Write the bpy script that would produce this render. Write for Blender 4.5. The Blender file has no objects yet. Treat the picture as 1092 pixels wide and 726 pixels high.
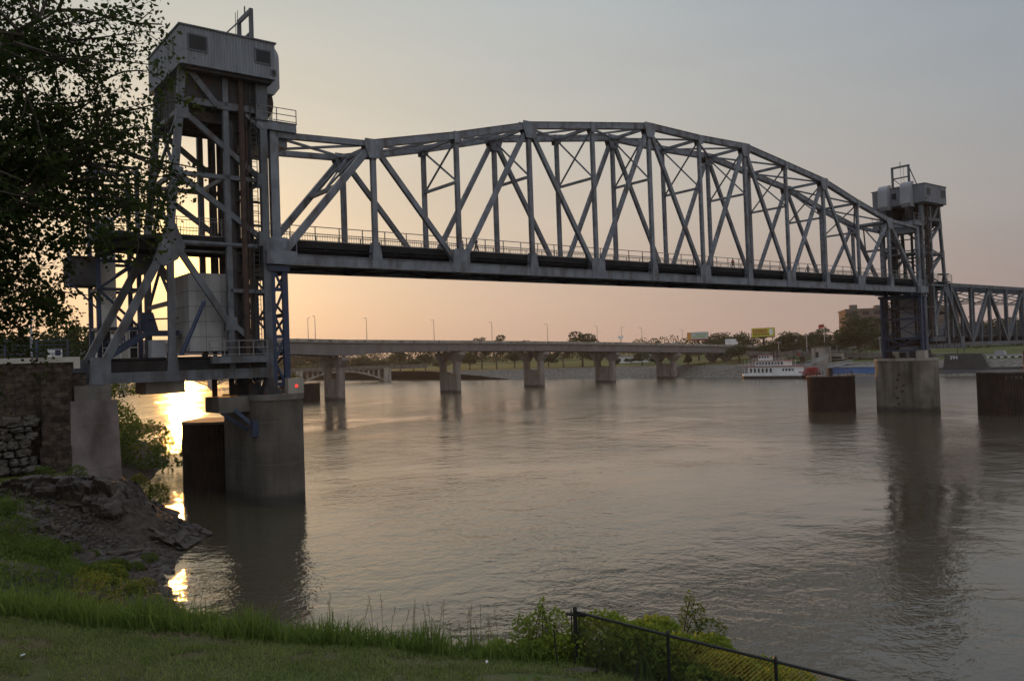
import bpy, bmesh, math, random
import numpy as np
from mathutils import Vector, Matrix, noise as mnoise

random.seed(7)
RNG = np.random.default_rng(11)
S = bpy.context.scene
COL = S.collection
R = math.radians

# ------------------------------------------------------------------ camera, sky, sun, exposure
CAM_H, FPX, PITCH, ROLL = 11.116, 880.0, 0.022, 0.035
cam_d = bpy.data.cameras.new("camera"); cam = bpy.data.objects.new("camera", cam_d); COL.objects.link(cam)
cam_d.sensor_width = 36.0; cam_d.lens = 36.0 * FPX / 1092.0
cam_d.clip_start = 0.1; cam_d.clip_end = 20000
f_ = Vector((0, math.cos(PITCH), math.sin(PITCH))); r0 = Vector((1, 0, 0)); u0 = r0.cross(f_)
r_ = r0 * math.cos(ROLL) - u0 * math.sin(ROLL); u_ = u0 * math.cos(ROLL) + r0 * math.sin(ROLL)   # the picture leans about 2 degrees
M3 = Matrix((r_, u_, -f_)).transposed()
cam.matrix_world = Matrix.Translation((0, 0, CAM_H)) @ M3.to_4x4()
S.camera = cam

SUN_EL, SUN_AZ = R(6.74), R(-21.74)          # azimuth from +Y, negative to the left
sun_dir = Vector((math.sin(SUN_AZ) * math.cos(SUN_EL), math.cos(SUN_AZ) * math.cos(SUN_EL), math.sin(SUN_EL)))
W = bpy.data.worlds.new("World"); S.world = W; W.use_nodes = True
wn = W.node_tree; wn.nodes.clear()
wo = wn.nodes.new('ShaderNodeOutputWorld'); bg = wn.nodes.new('ShaderNodeBackground'); sky = wn.nodes.new('ShaderNodeTexSky')
sky.sky_type = 'NISHITA'; sky.sun_disc = False; sky.sun_elevation = SUN_EL; sky.sun_rotation = SUN_AZ
sky.air_density = 1.0; sky.dust_density = 3.0; sky.ozone_density = 1.0; sky.altitude = 60
# hazy evening air: the clear-sky model is blended with a dusty veil that is peach at the horizon and greyer away from the sun, plus added fill from its unseen parts
def wnode(t, **k):
    n = wn.nodes.new(t)
    for a, b in k.items(): setattr(n, a, b)
    return n
tc = wnode('ShaderNodeTexCoord'); sx = wnode('ShaderNodeSeparateXYZ'); wn.links.new(tc.outputs['Generated'], sx.inputs[0])
def ramp(stops, src):
    r = wnode('ShaderNodeValToRGB'); e = r.color_ramp.elements
    while len(e) < len(stops): e.new(.5)
    for i, (p, c) in enumerate(stops): e[i].position = p; e[i].color = (*c, 1)
    wn.links.new(src, r.inputs[0]); return r.outputs[0]
EL = ramp([(0, (.57, .405, .325)), (.07, (.595, .44, .345)), (.16, (.62, .525, .42)), (.27, (.57, .545, .475)), (.40, (.50, .53, .515)), (.62, (.62, .66, .68)), (1, (.72, .78, .84))], sx.outputs['Z'])  # last stops, above the view, are raised to brighten upward surfaces
hz = wnode('ShaderNodeVectorMath', operation='MULTIPLY'); hz.inputs[1].default_value = (1, 1, 0); wn.links.new(tc.outputs['Generated'], hz.inputs[0])
hn = wnode('ShaderNodeVectorMath', operation='NORMALIZE'); wn.links.new(hz.outputs[0], hn.inputs[0])
dp = wnode('ShaderNodeVectorMath', operation='DOT_PRODUCT'); dp.inputs[1].default_value = (math.sin(SUN_AZ), math.cos(SUN_AZ), 0); wn.links.new(hn.outputs[0], dp.inputs[0])
h1 = wnode('ShaderNodeMath', operation='MULTIPLY_ADD'); h1.inputs[1].default_value = .5; h1.inputs[2].default_value = .5; wn.links.new(dp.outputs['Value'], h1.inputs[0])
AZ = ramp([(0, (1.25, 1.28, 1.36)), (.35, (.75, .80, .92)), (.7, (.55, .63, .80)), (.80, (.61, .675, .815)), (.89, (.78, .81, .895)), (.965, (.97, .97, .99)), (1, (1.05, 1.02, .98))], h1.outputs[0])  # first stop, behind the camera, is raised as unseen fill on facing surfaces
veil = wnode('ShaderNodeMixRGB', blend_type='MULTIPLY'); veil.inputs[0].default_value = 1
sm_ = wnode('ShaderNodeMapping'); sm_.inputs['Scale'].default_value = (1.5, 1.5, 11); wn.links.new(tc.outputs['Generated'], sm_.inputs[0])
sn_ = wnode('ShaderNodeTexNoise'); sn_.inputs['Scale'].default_value = 2.2; sn_.inputs['Detail'].default_value = 5; wn.links.new(sm_.outputs[0], sn_.inputs[0])
sr_ = wnode('ShaderNodeMapRange'); sr_.inputs['From Min'].default_value = .3; sr_.inputs['From Max'].default_value = .7; sr_.inputs['To Min'].default_value = .985; sr_.inputs['To Max'].default_value = 1.03; wn.links.new(sn_.outputs['Fac'], sr_.inputs[0])
EV = wnode('ShaderNodeMixRGB', blend_type='MULTIPLY'); EV.inputs[0].default_value = 1; wn.links.new(EL, EV.inputs[1]); wn.links.new(sr_.outputs[0], EV.inputs[2]); wn.links.new(EV.outputs[0], veil.inputs[1]); wn.links.new(AZ, veil.inputs[2])
d3 = wnode('ShaderNodeVectorMath', operation='DOT_PRODUCT'); d3.inputs[1].default_value = tuple(sun_dir); wn.links.new(tc.outputs['Generated'], d3.inputs[0])
glow = None
for pw, c in ((40, (.03, .02, .008)), (260, (.30, .20, .06)), (900, (1.15, .66, .07)), (6000, (3.2, 1.6, .2))):
    p = wnode('ShaderNodeMath', operation='POWER'); p.inputs[1].default_value = pw; mxx = wnode('ShaderNodeMath', operation='MAXIMUM'); mxx.inputs[1].default_value = 0; wn.links.new(d3.outputs['Value'], mxx.inputs[0]); wn.links.new(mxx.outputs[0], p.inputs[0])
    q = wnode('ShaderNodeMixRGB', blend_type='MULTIPLY'); q.inputs[0].default_value = 1; q.inputs[1].default_value = (*c, 1); wn.links.new(p.outputs[0], q.inputs[2])
    if glow is None: glow = q.outputs[0]
    else:
        ad = wnode('ShaderNodeMixRGB', blend_type='ADD'); ad.inputs[0].default_value = 1; wn.links.new(glow, ad.inputs[1]); wn.links.new(q.outputs[0], ad.inputs[2]); glow = ad.outputs[0]
sm = wnode('ShaderNodeMixRGB', blend_type='ADD'); sm.inputs[0].default_value = 1; wn.links.new(veil.outputs[0], sm.inputs[1]); wn.links.new(glow, sm.inputs[2])
x10 = wnode('ShaderNodeMixRGB', blend_type='MULTIPLY'); x10.inputs[0].default_value = 1; x10.inputs[2].default_value = (10, 10, 10, 1); wn.links.new(sm.outputs[0], x10.inputs[1])
mixs = wnode('ShaderNodeMixRGB'); mixs.inputs[0].default_value = .93; wn.links.new(sky.outputs[0], mixs.inputs[1]); wn.links.new(x10.outputs[0], mixs.inputs[2])
wn.links.new(mixs.outputs[0], bg.inputs['Color'])
bg.inputs['Strength'].default_value = 0.10
wn.links.new(bg.outputs[0], wo.inputs['Surface'])
sl = bpy.data.lights.new("sun", 'SUN'); sl.energy = 2.0; sl.angle = R(0.6); sl.color = (1.0, 0.43, 0.09)
so = bpy.data.objects.new("sun", sl); COL.objects.link(so)
so.rotation_euler = (-sun_dir).to_track_quat('-Z', 'Y').to_euler(); so.location = (0, 0, 80)
S.view_settings.view_transform = 'Standard'; S.view_settings.look = 'None'
S.view_settings.exposure = 0.0; S.view_settings.gamma = 1.0; S.view_settings.use_curve_mapping = False
S.render.engine = 'CYCLES'
try:
    S.cycles.use_denoising = True; S.cycles.denoiser = 'OPENIMAGEDENOISE'
    S.cycles.max_bounces = 6; S.cycles.transparent_max_bounces = 8; S.cycles.sample_clamp_indirect = 4
    S.cycles.volume_bounces = 0
except Exception: pass

# ------------------------------------------------------------------ frames
X0, Y0, TH = -19.208, 68.474, 0.909
UX, UY = math.sin(TH), math.cos(TH)
VX, VY = -UY, UX
def B(u, v, z): return (X0 + UX * u + VX * v, Y0 + UY * u + VY * v, z)     # bridge frame: along, away, up
def BM(u, v, z): return B(109.73 - u, v, z)                                # mirrored, for the far tower
def ident(x, y, z): return (x, y, z)
def uv_of(x, y): return ((x - X0) * UX + (y - Y0) * UY, (x - X0) * VX + (y - Y0) * VY)
def frame(ox, oy, ang, oz=0.0):
    c, s = math.cos(ang), math.sin(ang)
    return lambda a, b, z: (ox + c * a - s * b, oy + s * a + c * b, oz + z)

# ------------------------------------------------------------------ materials
MATS = {}
def nd(nt, t, **k):
    n = nt.nodes.new(t)
    for a, b in k.items():
        if a in n.inputs.keys() if hasattr(n.inputs, 'keys') else False: n.inputs[a].default_value = b
        else: setattr(n, a, b)
    return n
def mat(name, c1, c2=None, rough=0.7, scale=1.0, metal=0.0, bump=0.0, bscale=8.0, stain=None, spec=0.3, stretch=(1, 1, 1), detail=5, wet=False):
    if name in MATS: return MATS[name]
    m = bpy.data.materials.new(name); m.use_nodes = True; nt = m.node_tree; L = nt.links
    p = nt.nodes['Principled BSDF']; p.inputs['Roughness'].default_value = rough; p.inputs['Metallic'].default_value = metal
    p.inputs['Specular IOR Level'].default_value = spec
    g = nd(nt, 'ShaderNodeNewGeometry'); mp = nd(nt, 'ShaderNodeMapping'); mp.inputs['Scale'].default_value = stretch
    L.new(g.outputs['Position'], mp.inputs['Vector'])
    n = nd(nt, 'ShaderNodeTexNoise'); n.inputs['Scale'].default_value = scale; n.inputs['Detail'].default_value = detail
    L.new(mp.outputs[0], n.inputs['Vector'])
    r = nd(nt, 'ShaderNodeValToRGB'); r.color_ramp.elements[0].position = .32; r.color_ramp.elements[1].position = .68
    r.color_ramp.elements[0].color = (*c1, 1); r.color_ramp.elements[1].color = (*(c2 or c1), 1)
    L.new(n.outputs['Fac'], r.inputs['Fac']); out = r.outputs['Color']
    if stain:
        col, amt, sc, strch = stain
        mp2 = nd(nt, 'ShaderNodeMapping'); mp2.inputs['Scale'].default_value = strch; L.new(g.outputs['Position'], mp2.inputs['Vector'])
        n2 = nd(nt, 'ShaderNodeTexNoise'); n2.inputs['Scale'].default_value = sc; n2.inputs['Detail'].default_value = 8
        L.new(mp2.outputs[0], n2.inputs['Vector'])
        r2 = nd(nt, 'ShaderNodeValToRGB'); r2.color_ramp.elements[0].position = .48; r2.color_ramp.elements[1].position = .72
        r2.color_ramp.elements[0].color = (0, 0, 0, 1); r2.color_ramp.elements[1].color = (amt, amt, amt, 1)
        L.new(n2.outputs['Fac'], r2.inputs['Fac'])
        mx = nd(nt, 'ShaderNodeMixRGB'); mx.inputs['Color2'].default_value = (*col, 1)
        L.new(r2.outputs['Color'], mx.inputs['Fac']); L.new(out, mx.inputs['Color1']); out = mx.outputs[0]
    L.new(out, p.inputs['Base Color'])
    if wet:
        zz = nd(nt, 'ShaderNodeSeparateXYZ'); L.new(g.outputs['Position'], zz.inputs[0])
        wz = nd(nt, 'ShaderNodeMath', operation='MULTIPLY_ADD'); wz.inputs[1].default_value = -1.2; L.new(n.outputs['Fac'], wz.inputs[0]); L.new(zz.outputs['Z'], wz.inputs[2])
        wr = nd(nt, 'ShaderNodeMapRange'); wr.inputs['From Min'].default_value = .0; wr.inputs['From Max'].default_value = .5; wr.inputs['To Min'].default_value = .75; wr.inputs['To Max'].default_value = 0; L.new(wz.outputs[0], wr.inputs[0])
        mw = nd(nt, 'ShaderNodeMixRGB'); mw.inputs['Color2'].default_value = (.035, .03, .024, 1); L.new(wr.outputs[0], mw.inputs[0]); L.new(out, mw.inputs[1]); L.new(mw.outputs[0], p.inputs['Base Color'])
    if bump:
        n3 = nd(nt, 'ShaderNodeTexNoise'); n3.inputs['Scale'].default_value = bscale; n3.inputs['Detail'].default_value = 6
        L.new(g.outputs['Position'], n3.inputs['Vector'])
        b = nd(nt, 'ShaderNodeBump'); b.inputs['Strength'].default_value = 1.0; b.inputs['Distance'].default_value = bump
        L.new(n3.outputs['Fac'], b.inputs['Height']); L.new(b.outputs[0], p.inputs['Normal'])
    MATS[name] = m; return m
def leafmat(name, dark, light, trans=0.35, nsc=.35):
    if name in MATS: return MATS[name]
    m = bpy.data.materials.new(name); m.use_nodes = True; nt = m.node_tree; L = nt.links; nt.nodes.clear()
    o = nd(nt, 'ShaderNodeOutputMaterial'); g = nd(nt, 'ShaderNodeNewGeometry')
    r = nd(nt, 'ShaderNodeValToRGB'); r.color_ramp.elements[0].color = (*dark, 1); r.color_ramp.elements[1].color = (*light, 1)
    n = nd(nt, 'ShaderNodeTexNoise'); n.inputs['Scale'].default_value = nsc; n.inputs['Detail'].default_value = 5; L.new(g.outputs['Position'], n.inputs['Vector'])
    ad = nd(nt, 'ShaderNodeMath', operation='ADD'); L.new(n.outputs['Fac'], ad.inputs[0])
    ml = nd(nt, 'ShaderNodeMath', operation='MULTIPLY_ADD'); ml.inputs[1].default_value = .6; ml.inputs[2].default_value = -.3
    L.new(g.outputs['Random Per Island'], ml.inputs[0]); L.new(ml.outputs[0], ad.inputs[1]); L.new(ad.outputs[0], r.inputs['Fac'])
    d = nd(nt, 'ShaderNodeBsdfDiffuse'); t = nd(nt, 'ShaderNodeBsdfTranslucent'); mx = nd(nt, 'ShaderNodeMixShader'); mx.inputs[0].default_value = trans
    L.new(r.outputs[0], d.inputs['Color']); L.new(r.outputs[0], t.inputs['Color']); L.new(d.outputs[0], mx.inputs[1]); L.new(t.outputs[0], mx.inputs[2])
    L.new(mx.outputs[0], o.inputs['Surface']); MATS[name] = m; return m
def emis(name, c, s):
    m = bpy.data.materials.new(name); m.use_nodes = True; p = m.node_tree.nodes['Principled BSDF']
    p.inputs['Base Color'].default_value = (*c, 1); p.inputs['Emission Color'].default_value = (*c, 1); p.inputs['Emission Strength'].default_value = s
    return m

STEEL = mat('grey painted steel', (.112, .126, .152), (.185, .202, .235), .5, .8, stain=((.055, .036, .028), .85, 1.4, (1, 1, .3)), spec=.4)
STEEL_T = mat('shade darkened grey tower steel', (.062, .07, .084), (.115, .127, .148), .55, .8, stain=((.045, .03, .024), .85, 1.3, (1, 1, .3)), spec=.4)  # darker copy of the span steel: tower shade is put into the base colour
STEEL_D = mat('dark sooty steel', (.032, .031, .034), (.062, .058, .058), .75, 1.0, stain=((.06, .03, .018), .8, 1.2, (1, 1, .4)), spec=.15)
DECKM = mat('black timber deck', (.016, .015, .016), (.03, .027, .026), .9, 1.0, spec=.1)
STEEL_R = mat('rusty brown steel', (.038, .025, .021), (.07, .043, .034), .85, 1.5)
CABLE = mat('steel cable', (.03, .03, .03), (.05, .045, .04), .6, 2)
BLUE = mat('blue painted steel', (.02, .032, .068), (.03, .047, .095), .45, .9, stain=((.05, .04, .05), .6, 1.3, (1, 1, .4)))
CONC = mat('weathered concrete', (.24, .22, .19), (.33, .30, .26), .9, .5, bump=.03, bscale=3, stain=((.07, .06, .05), .9, .55, (1, 1, .12)))
CONC_L = mat('pale concrete', (.36, .34, .30), (.44, .41, .37), .85, .35, bump=.02, stain=((.17, .15, .13), .8, .5, (1, 1, .15)))
CONC_D = mat('dark wet concrete', (.10, .09, .08), (.16, .145, .13), .8, .6, bump=.03, stain=((.04, .035, .03), .9, .6, (1, 1, .15)))
CWT = mat('counterweight concrete', (.26, .26, .27), (.35, .35, .355), .85, .5, stain=((.16, .15, .15), .8, .7, (1, 1, .25)))
SHEET = mat('rusty sheet pile', (.028, .019, .016), (.055, .034, .027), .85, .7, stain=((.02, .016, .015), .8, .6, (1, 1, .2)))
WHITE = mat('white paint', (.66, .66, .65), (.78, .78, .77), .5, .6)
DARKWIN = mat('dark window glass', (.010, .012, .015), (.018, .02, .024), .35, 1, spec=.2)
BLACK = mat('black painted metal', (.012, .012, .013), (.02, .02, .02), .5, 3)
REDP = mat('red paint', (.25, .025, .03), (.32, .04, .04), .6, 1)
ASPH = mat('asphalt', (.045, .045, .048), (.06, .06, .06), .9, 1)
BARK = mat('bark', (.045, .035, .028), (.085, .068, .052), .95, 4, bump=.02, bscale=12)
ROCK = mat('dark layered rock', (.048, .037, .032), (.115, .095, .083), .9, .7, bump=.12, bscale=2.2, stain=((.035, .03, .027), .9, .5, (1, 1, 2.5)), stretch=(1, 1, 3))
ROCK_B = mat('reddish rubble rock', (.042, .033, .028), (.092, .073, .061), .9, 1.2, bump=.06, bscale=4)
ROCK_L = mat('pale stacked boulder', (.048, .041, .034), (.088, .077, .066), .9, .8, bump=.06, bscale=4, stain=((.09, .08, .07), .8, 1.0, (1, 1, 1)))
RIPRAP = mat('grey riprap', (.16, .155, .15), (.30, .29, .28), .95, 1.3, bump=.3, bscale=.8)
BRICK = mat('dark brown brick', (.11, .08, .07), (.15, .11, .095), .9, .4)
TILE_G = mat('grey cladding', (.22, .23, .25), (.30, .31, .33), .6, .3)
SKIN = mat('skin', (.35, .2, .14), (.4, .24, .17), .6, 3)
CL = [mat('dark shirt cloth', (.03, .03, .04), (.05, .05, .06), .9, 4), mat('pale shirt cloth', (.4, .38, .38), (.5, .48, .47), .9, 4), mat('dull red shirt cloth', (.25, .06, .05), (.3, .08, .06), .9, 4), mat('blue denim cloth', (.05, .07, .13), (.07, .1, .18), .9, 4)]

def corrugated():
    m = bpy.data.materials.new('corrugated siding'); m.use_nodes = True; nt = m.node_tree; L = nt.links
    p = nt.nodes['Principled BSDF']; p.inputs['Roughness'].default_value = .5; p.inputs['Specular IOR Level'].default_value = .4
    g = nd(nt, 'ShaderNodeNewGeometry'); mp = nd(nt, 'ShaderNodeMapping'); mp.inputs['Scale'].default_value = (1, 1, .12)
    L.new(g.outputs['Position'], mp.inputs[0]); n = nd(nt, 'ShaderNodeTexNoise'); n.inputs['Scale'].default_value = 3; n.inputs['Detail'].default_value = 6; L.new(mp.outputs[0], n.inputs[0])
    r = nd(nt, 'ShaderNodeValToRGB'); r.color_ramp.elements[0].position = .3; r.color_ramp.elements[1].position = .75
    r.color_ramp.elements[0].color = (.115, .125, .148, 1); r.color_ramp.elements[1].color = (.20, .214, .242, 1)
    L.new(n.outputs['Fac'], r.inputs[0]); L.new(r.outputs[0], p.inputs['Base Color']); return m
SIDING = corrugated()

def masonry(name, c1, c2, mortar, bw, bh):
    m = bpy.data.materials.new(name); m.use_nodes = True; nt = m.node_tree; L = nt.links
    p = nt.nodes['Principled BSDF']; p.inputs['Roughness'].default_value = .95; p.inputs['Specular IOR Level'].default_value = .15
    g = nd(nt, 'ShaderNodeNewGeometry')
    d = nd(nt, 'ShaderNodeVectorMath', operation='DOT_PRODUCT'); d.inputs[1].default_value = (UX + .35 * VX, UY + .35 * VY, 0); L.new(g.outputs['Position'], d.inputs[0])
    s = nd(nt, 'ShaderNodeSeparateXYZ'); L.new(g.outputs['Position'], s.inputs[0])
    wob = nd(nt, 'ShaderNodeTexNoise'); wob.inputs['Scale'].default_value = .8; L.new(g.outputs['Position'], wob.inputs[0])
    wz = nd(nt, 'ShaderNodeMath', operation='MULTIPLY_ADD'); wz.inputs[1].default_value = .9; L.new(wob.outputs['Fac'], wz.inputs[0]); L.new(s.outputs['Z'], wz.inputs[2])
    c = nd(nt, 'ShaderNodeCombineXYZ'); L.new(d.outputs['Value'], c.inputs[0]); L.new(wz.outputs[0], c.inputs[1])
    b = nd(nt, 'ShaderNodeTexBrick'); b.inputs['Scale'].default_value = 1; b.inputs['Brick Width'].default_value = bw; b.inputs['Row Height'].default_value = bh
    b.inputs['Mortar Size'].default_value = .025; b.inputs['Mortar Smooth'].default_value = .4; b.inputs['Bias'].default_value = -.1
    b.inputs['Color1'].default_value = (*c1, 1); b.inputs['Color2'].default_value = (*c2, 1); b.inputs['Mortar'].default_value = (*mortar, 1); L.new(c.outputs[0], b.inputs[0])
    n = nd(nt, 'ShaderNodeTexNoise'); n.inputs['Scale'].default_value = 2.5; n.inputs['Detail'].default_value = 6; L.new(g.outputs['Position'], n.inputs[0])
    mx = nd(nt, 'ShaderNodeMixRGB', blend_type='MULTIPLY'); mx.inputs[0].default_value = 1; nr = nd(nt, 'ShaderNodeMapRange'); nr.inputs['From Min'].default_value = .3; nr.inputs['From Max'].default_value = .7; nr.inputs['To Min'].default_value = .25; nr.inputs['To Max'].default_value = 1.1; L.new(n.outputs['Fac'], nr.inputs[0]); L.new(b.outputs['Color'], mx.inputs[1]); L.new(nr.outputs[0], mx.inputs[2])
    L.new(mx.outputs[0], p.inputs['Base Color'])
    ad = nd(nt, 'ShaderNodeMath', operation='MULTIPLY_ADD'); ad.inputs[1].default_value = -.6; L.new(b.outputs['Fac'], ad.inputs[0]); L.new(n.outputs['Fac'], ad.inputs[2])
    bp = nd(nt, 'ShaderNodeBump'); bp.inputs['Distance'].default_value = .08; L.new(ad.outputs[0], bp.inputs['Height']); L.new(bp.outputs[0], p.inputs['Normal'])
    return m
STONE = masonry('brown stone masonry', (.058, .043, .034), (.105, .078, .06), (.04, .033, .027), 1.15, .4)

# ------------------------------------------------------------------ mesh builder
def V3(a): return np.array(a, float)
class MB:
    def __init__(s, fn=B): s.v = []; s.f = []; s.fn = fn
    def add(s, pts, faces):
        n = len(s.v); s.v += [s.fn(*p) for p in pts]; s.f += [tuple(i + n for i in f) for f in faces]
    def hexa(s, p): s.add(p, [(0, 1, 2, 3), (7, 6, 5, 4), (0, 4, 5, 1), (1, 5, 6, 2), (2, 6, 7, 3), (3, 7, 4, 0)])
    def box(s, x0, x1, y0, y1, z0, z1):
        s.hexa([(x0, y0, z0), (x1, y0, z0), (x1, y1, z0), (x0, y1, z0), (x0, y0, z1), (x1, y0, z1), (x1, y1, z1), (x0, y1, z1)])
    def beam(s, p, q, wi, wv, ax=(0, 1, 0)):           # wi: in the plane across ax, wv: along ax
        p, q, ax = V3(p), V3(q), V3(ax); d = q - p; d /= np.linalg.norm(d)
        if abs(d @ ax) > .95: ax = V3((1, 0, 0))
        n = np.cross(d, ax); n /= np.linalg.norm(n); a = np.cross(n, d)
        o = [-n * wi / 2 - a * wv / 2, n * wi / 2 - a * wv / 2, n * wi / 2 + a * wv / 2, -n * wi / 2 + a * wv / 2]
        s.hexa([tuple(p + k) for k in o] + [tuple(q + k) for k in o])
    def member(s, p, q, wi, wv, pitch=.95, hole=.38, ax=(0, 1, 0)):   # two plates tied by battens: perforated built-up section
        p, q, ax = V3(p), V3(q), V3(ax); d = q - p; L = np.linalg.norm(d); d /= L
        n = np.cross(d, ax); n /= np.linalg.norm(n); a = np.cross(n, d); t = .05
        for k in (-1, 1): s.beam(p + a * k * (wv / 2 - t / 2), q + a * k * (wv / 2 - t / 2), wi, t, a)
        m = max(2, int(L / pitch)); st = L / m
        for k in (-1, 1):
            off = n * k * (wi / 2 - .03)
            for i in range(m):
                c = p + d * (i * st)
                l = st - hole if i < m - 1 else st
                s.beam(c + off, c + off + d * l, .04, wv - 2 * t - .004, a)
            for e in (-1, 1):
                s.beam(p + off + a * e * (wv / 2 - t - wv * .12), q + off + a * e * (wv / 2 - t - wv * .12), .036, wv * .22, a)
    def tube(s, p, q, r, n=6, r2=None):
        p, q = V3(p), V3(q); d = q - p; d /= np.linalg.norm(d); a = V3((0, 0, 1)) if abs(d[2]) < .9 else V3((1, 0, 0))
        x = np.cross(d, a); x /= np.linalg.norm(x); y = np.cross(d, x); r2 = r if r2 is None else r2; pts = []
        for c, rr in ((p, r), (q, r2)):
            for k in range(n): t = 2 * math.pi * k / n; pts.append(tuple(c + rr * (x * math.cos(t) + y * math.sin(t))))
        s.add(pts, [(k, (k + 1) % n, n + (k + 1) % n, n + k) for k in range(n)] + [tuple(range(n))[::-1], tuple(range(n, 2 * n))])
    def path(s, pts, r, n=5):
        for a, b in zip(pts[:-1], pts[1:]): s.tube(a, b, r, n)
    def prism(s, poly, z0, z1):                         # poly in the first two axes
        n = len(poly); s.add([(a, b, z0) for a, b in poly] + [(a, b, z1) for a, b in poly],
            [(k, (k + 1) % n, n + (k + 1) % n, n + k) for k in range(n)] + [tuple(range(n))[::-1], tuple(range(n, 2 * n))])
    def slab(s, poly, y0, y1):                          # poly in (first, third), extruded along the second axis
        n = len(poly); s.add([(a, y0, b) for a, b in poly] + [(a, y1, b) for a, b in poly],
            [(k, (k + 1) % n, n + (k + 1) % n, n + k) for k in range(n)] + [tuple(range(n))[::-1], tuple(range(n, 2 * n))])
    def disc(s, c, r, w, n=28):                         # wheel whose axle runs along the second axis
        s.slab([(c[0] + r * math.cos(2 * math.pi * k / n), c[2] + r * math.sin(2 * math.pi * k / n)) for k in range(n)], c[1] - w / 2, c[1] + w / 2)
    def build(s, name, m, parent=None, smooth=False):
        me = bpy.data.meshes.new(name); o = bpy.data.objects.new(name, me)
        off = V3(parent_loc(parent)) if parent else V3((0, 0, 0))
        me.from_pydata([tuple(V3(p) - off) for p in s.v], [], s.f); me.materials.append(m)
        bm = bmesh.new(); bm.from_mesh(me); bmesh.ops.recalc_face_normals(bm, faces=bm.faces); bm.to_mesh(me); bm.free()
        if smooth: me.shade_smooth()
        COL.objects.link(o)
        if parent: o.parent = parent
        return o
LOC = {}
def parent_loc(o):
    l = V3((0, 0, 0))
    while o is not None: l = l + V3(o.location); o = o.parent
    return l
def tag(o, label, cat, group=None):
    o['label'] = label; o['category'] = cat
    if group: o['group'] = group
    return o
def thing(name, label, cat, loc=(0, 0, 0), group=None):
    o = bpy.data.objects.new(name, None); COL.objects.link(o); o.location = loc; o.empty_display_size = .3
    return tag(o, label, cat, group)
def structure(o): o['kind'] = 'structure'; return o
def copy_tree(o, parent=None):
    c = o.copy(); COL.objects.link(c); c.parent = parent
    for ch in list(o.children): copy_tree(ch, c)
    return c
def mesh_np(name, verts, faces, m, parent=None, smooth=False):   # verts (N,3), faces (M,k)
    me = bpy.data.meshes.new(name); verts = np.asarray(verts, np.float32); faces = np.asarray(faces, np.int32)
    if parent is not None: verts = verts - parent_loc(parent).astype(np.float32)
    me.vertices.add(len(verts)); me.vertices.foreach_set('co', verts.ravel())
    k = faces.shape[1]; me.loops.add(faces.size); me.loops.foreach_set('vertex_index', faces.ravel())
    me.polygons.add(len(faces)); me.polygons.foreach_set('loop_start', np.arange(0, faces.size, k, dtype=np.int32))
    try: me.polygons.foreach_set('loop_total', np.full(len(faces), k, np.int32))
    except Exception: pass
    me.update(calc_edges=True); me.validate(); me.materials.append(m)
    if smooth: me.shade_smooth()
    o = bpy.data.objects.new(name, me); COL.objects.link(o)
    if parent is not None: o.parent = parent
    return o
def unit(a): return a / np.maximum(np.linalg.norm(a, axis=1, keepdims=True), 1e-9)
def leaf_geo(C, size, up=.3, aspect=.62):
    N = len(C); size = np.broadcast_to(np.asarray(size, float), (N,))
    nrm = unit(RNG.normal(size=(N, 3)) + np.array([0, 0, up])); t = RNG.normal(size=(N, 3)); t = unit(t - (t * nrm).sum(1, keepdims=True) * nrm); b = np.cross(nrm, t)
    s = size[:, None]
    v = np.stack([C - t * s * .5, C - b * s * aspect * .5 + nrm * s * .10, C + t * s * .5, C + b * s * aspect * .5 + nrm * s * .10], 1).reshape(-1, 3)
    f = np.arange(N * 4).reshape(N, 4); return v, f
def leaves(name, C, size, m, parent=None, **k):
    v, f = leaf_geo(np.asarray(C), size, **k); return mesh_np(name, v, f, m, parent)
def blades(name, P, h, w, m, lean=.35, parent=None):             # bent grass blades: 5 points each, as one quad and a tip
    N = len(P); h = np.broadcast_to(h, (N,))[:, None]; w = np.broadcast_to(w, (N,))[:, None]
    a = RNG.uniform(0, 2 * np.pi, N); d = np.stack([np.cos(a), np.sin(a), 0 * a], 1); b = RNG.uniform(0, 2 * np.pi, N); s = np.stack([np.cos(b), np.sin(b), 0 * b], 1)
    l = np.abs(RNG.normal(size=(N, 1))) * lean; up = np.array([0, 0, 1.0])
    mid = P + up * h * .55 + d * h * l * .35; tip = P + up * h * (1 - .3 * np.minimum(l, 1.2)) + d * h * l
    v = np.stack([P - s * w / 2, P + s * w / 2, mid + s * w * .4, mid - s * w * .4, tip + s * w * .06, tip - s * w * .06], 1).reshape(-1, 3)
    i = np.arange(N)[:, None] * 6; f = np.concatenate([i + [0, 1, 2, 3], i + [3, 2, 4, 5]])
    return mesh_np(name, v, f, m, parent)

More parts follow.
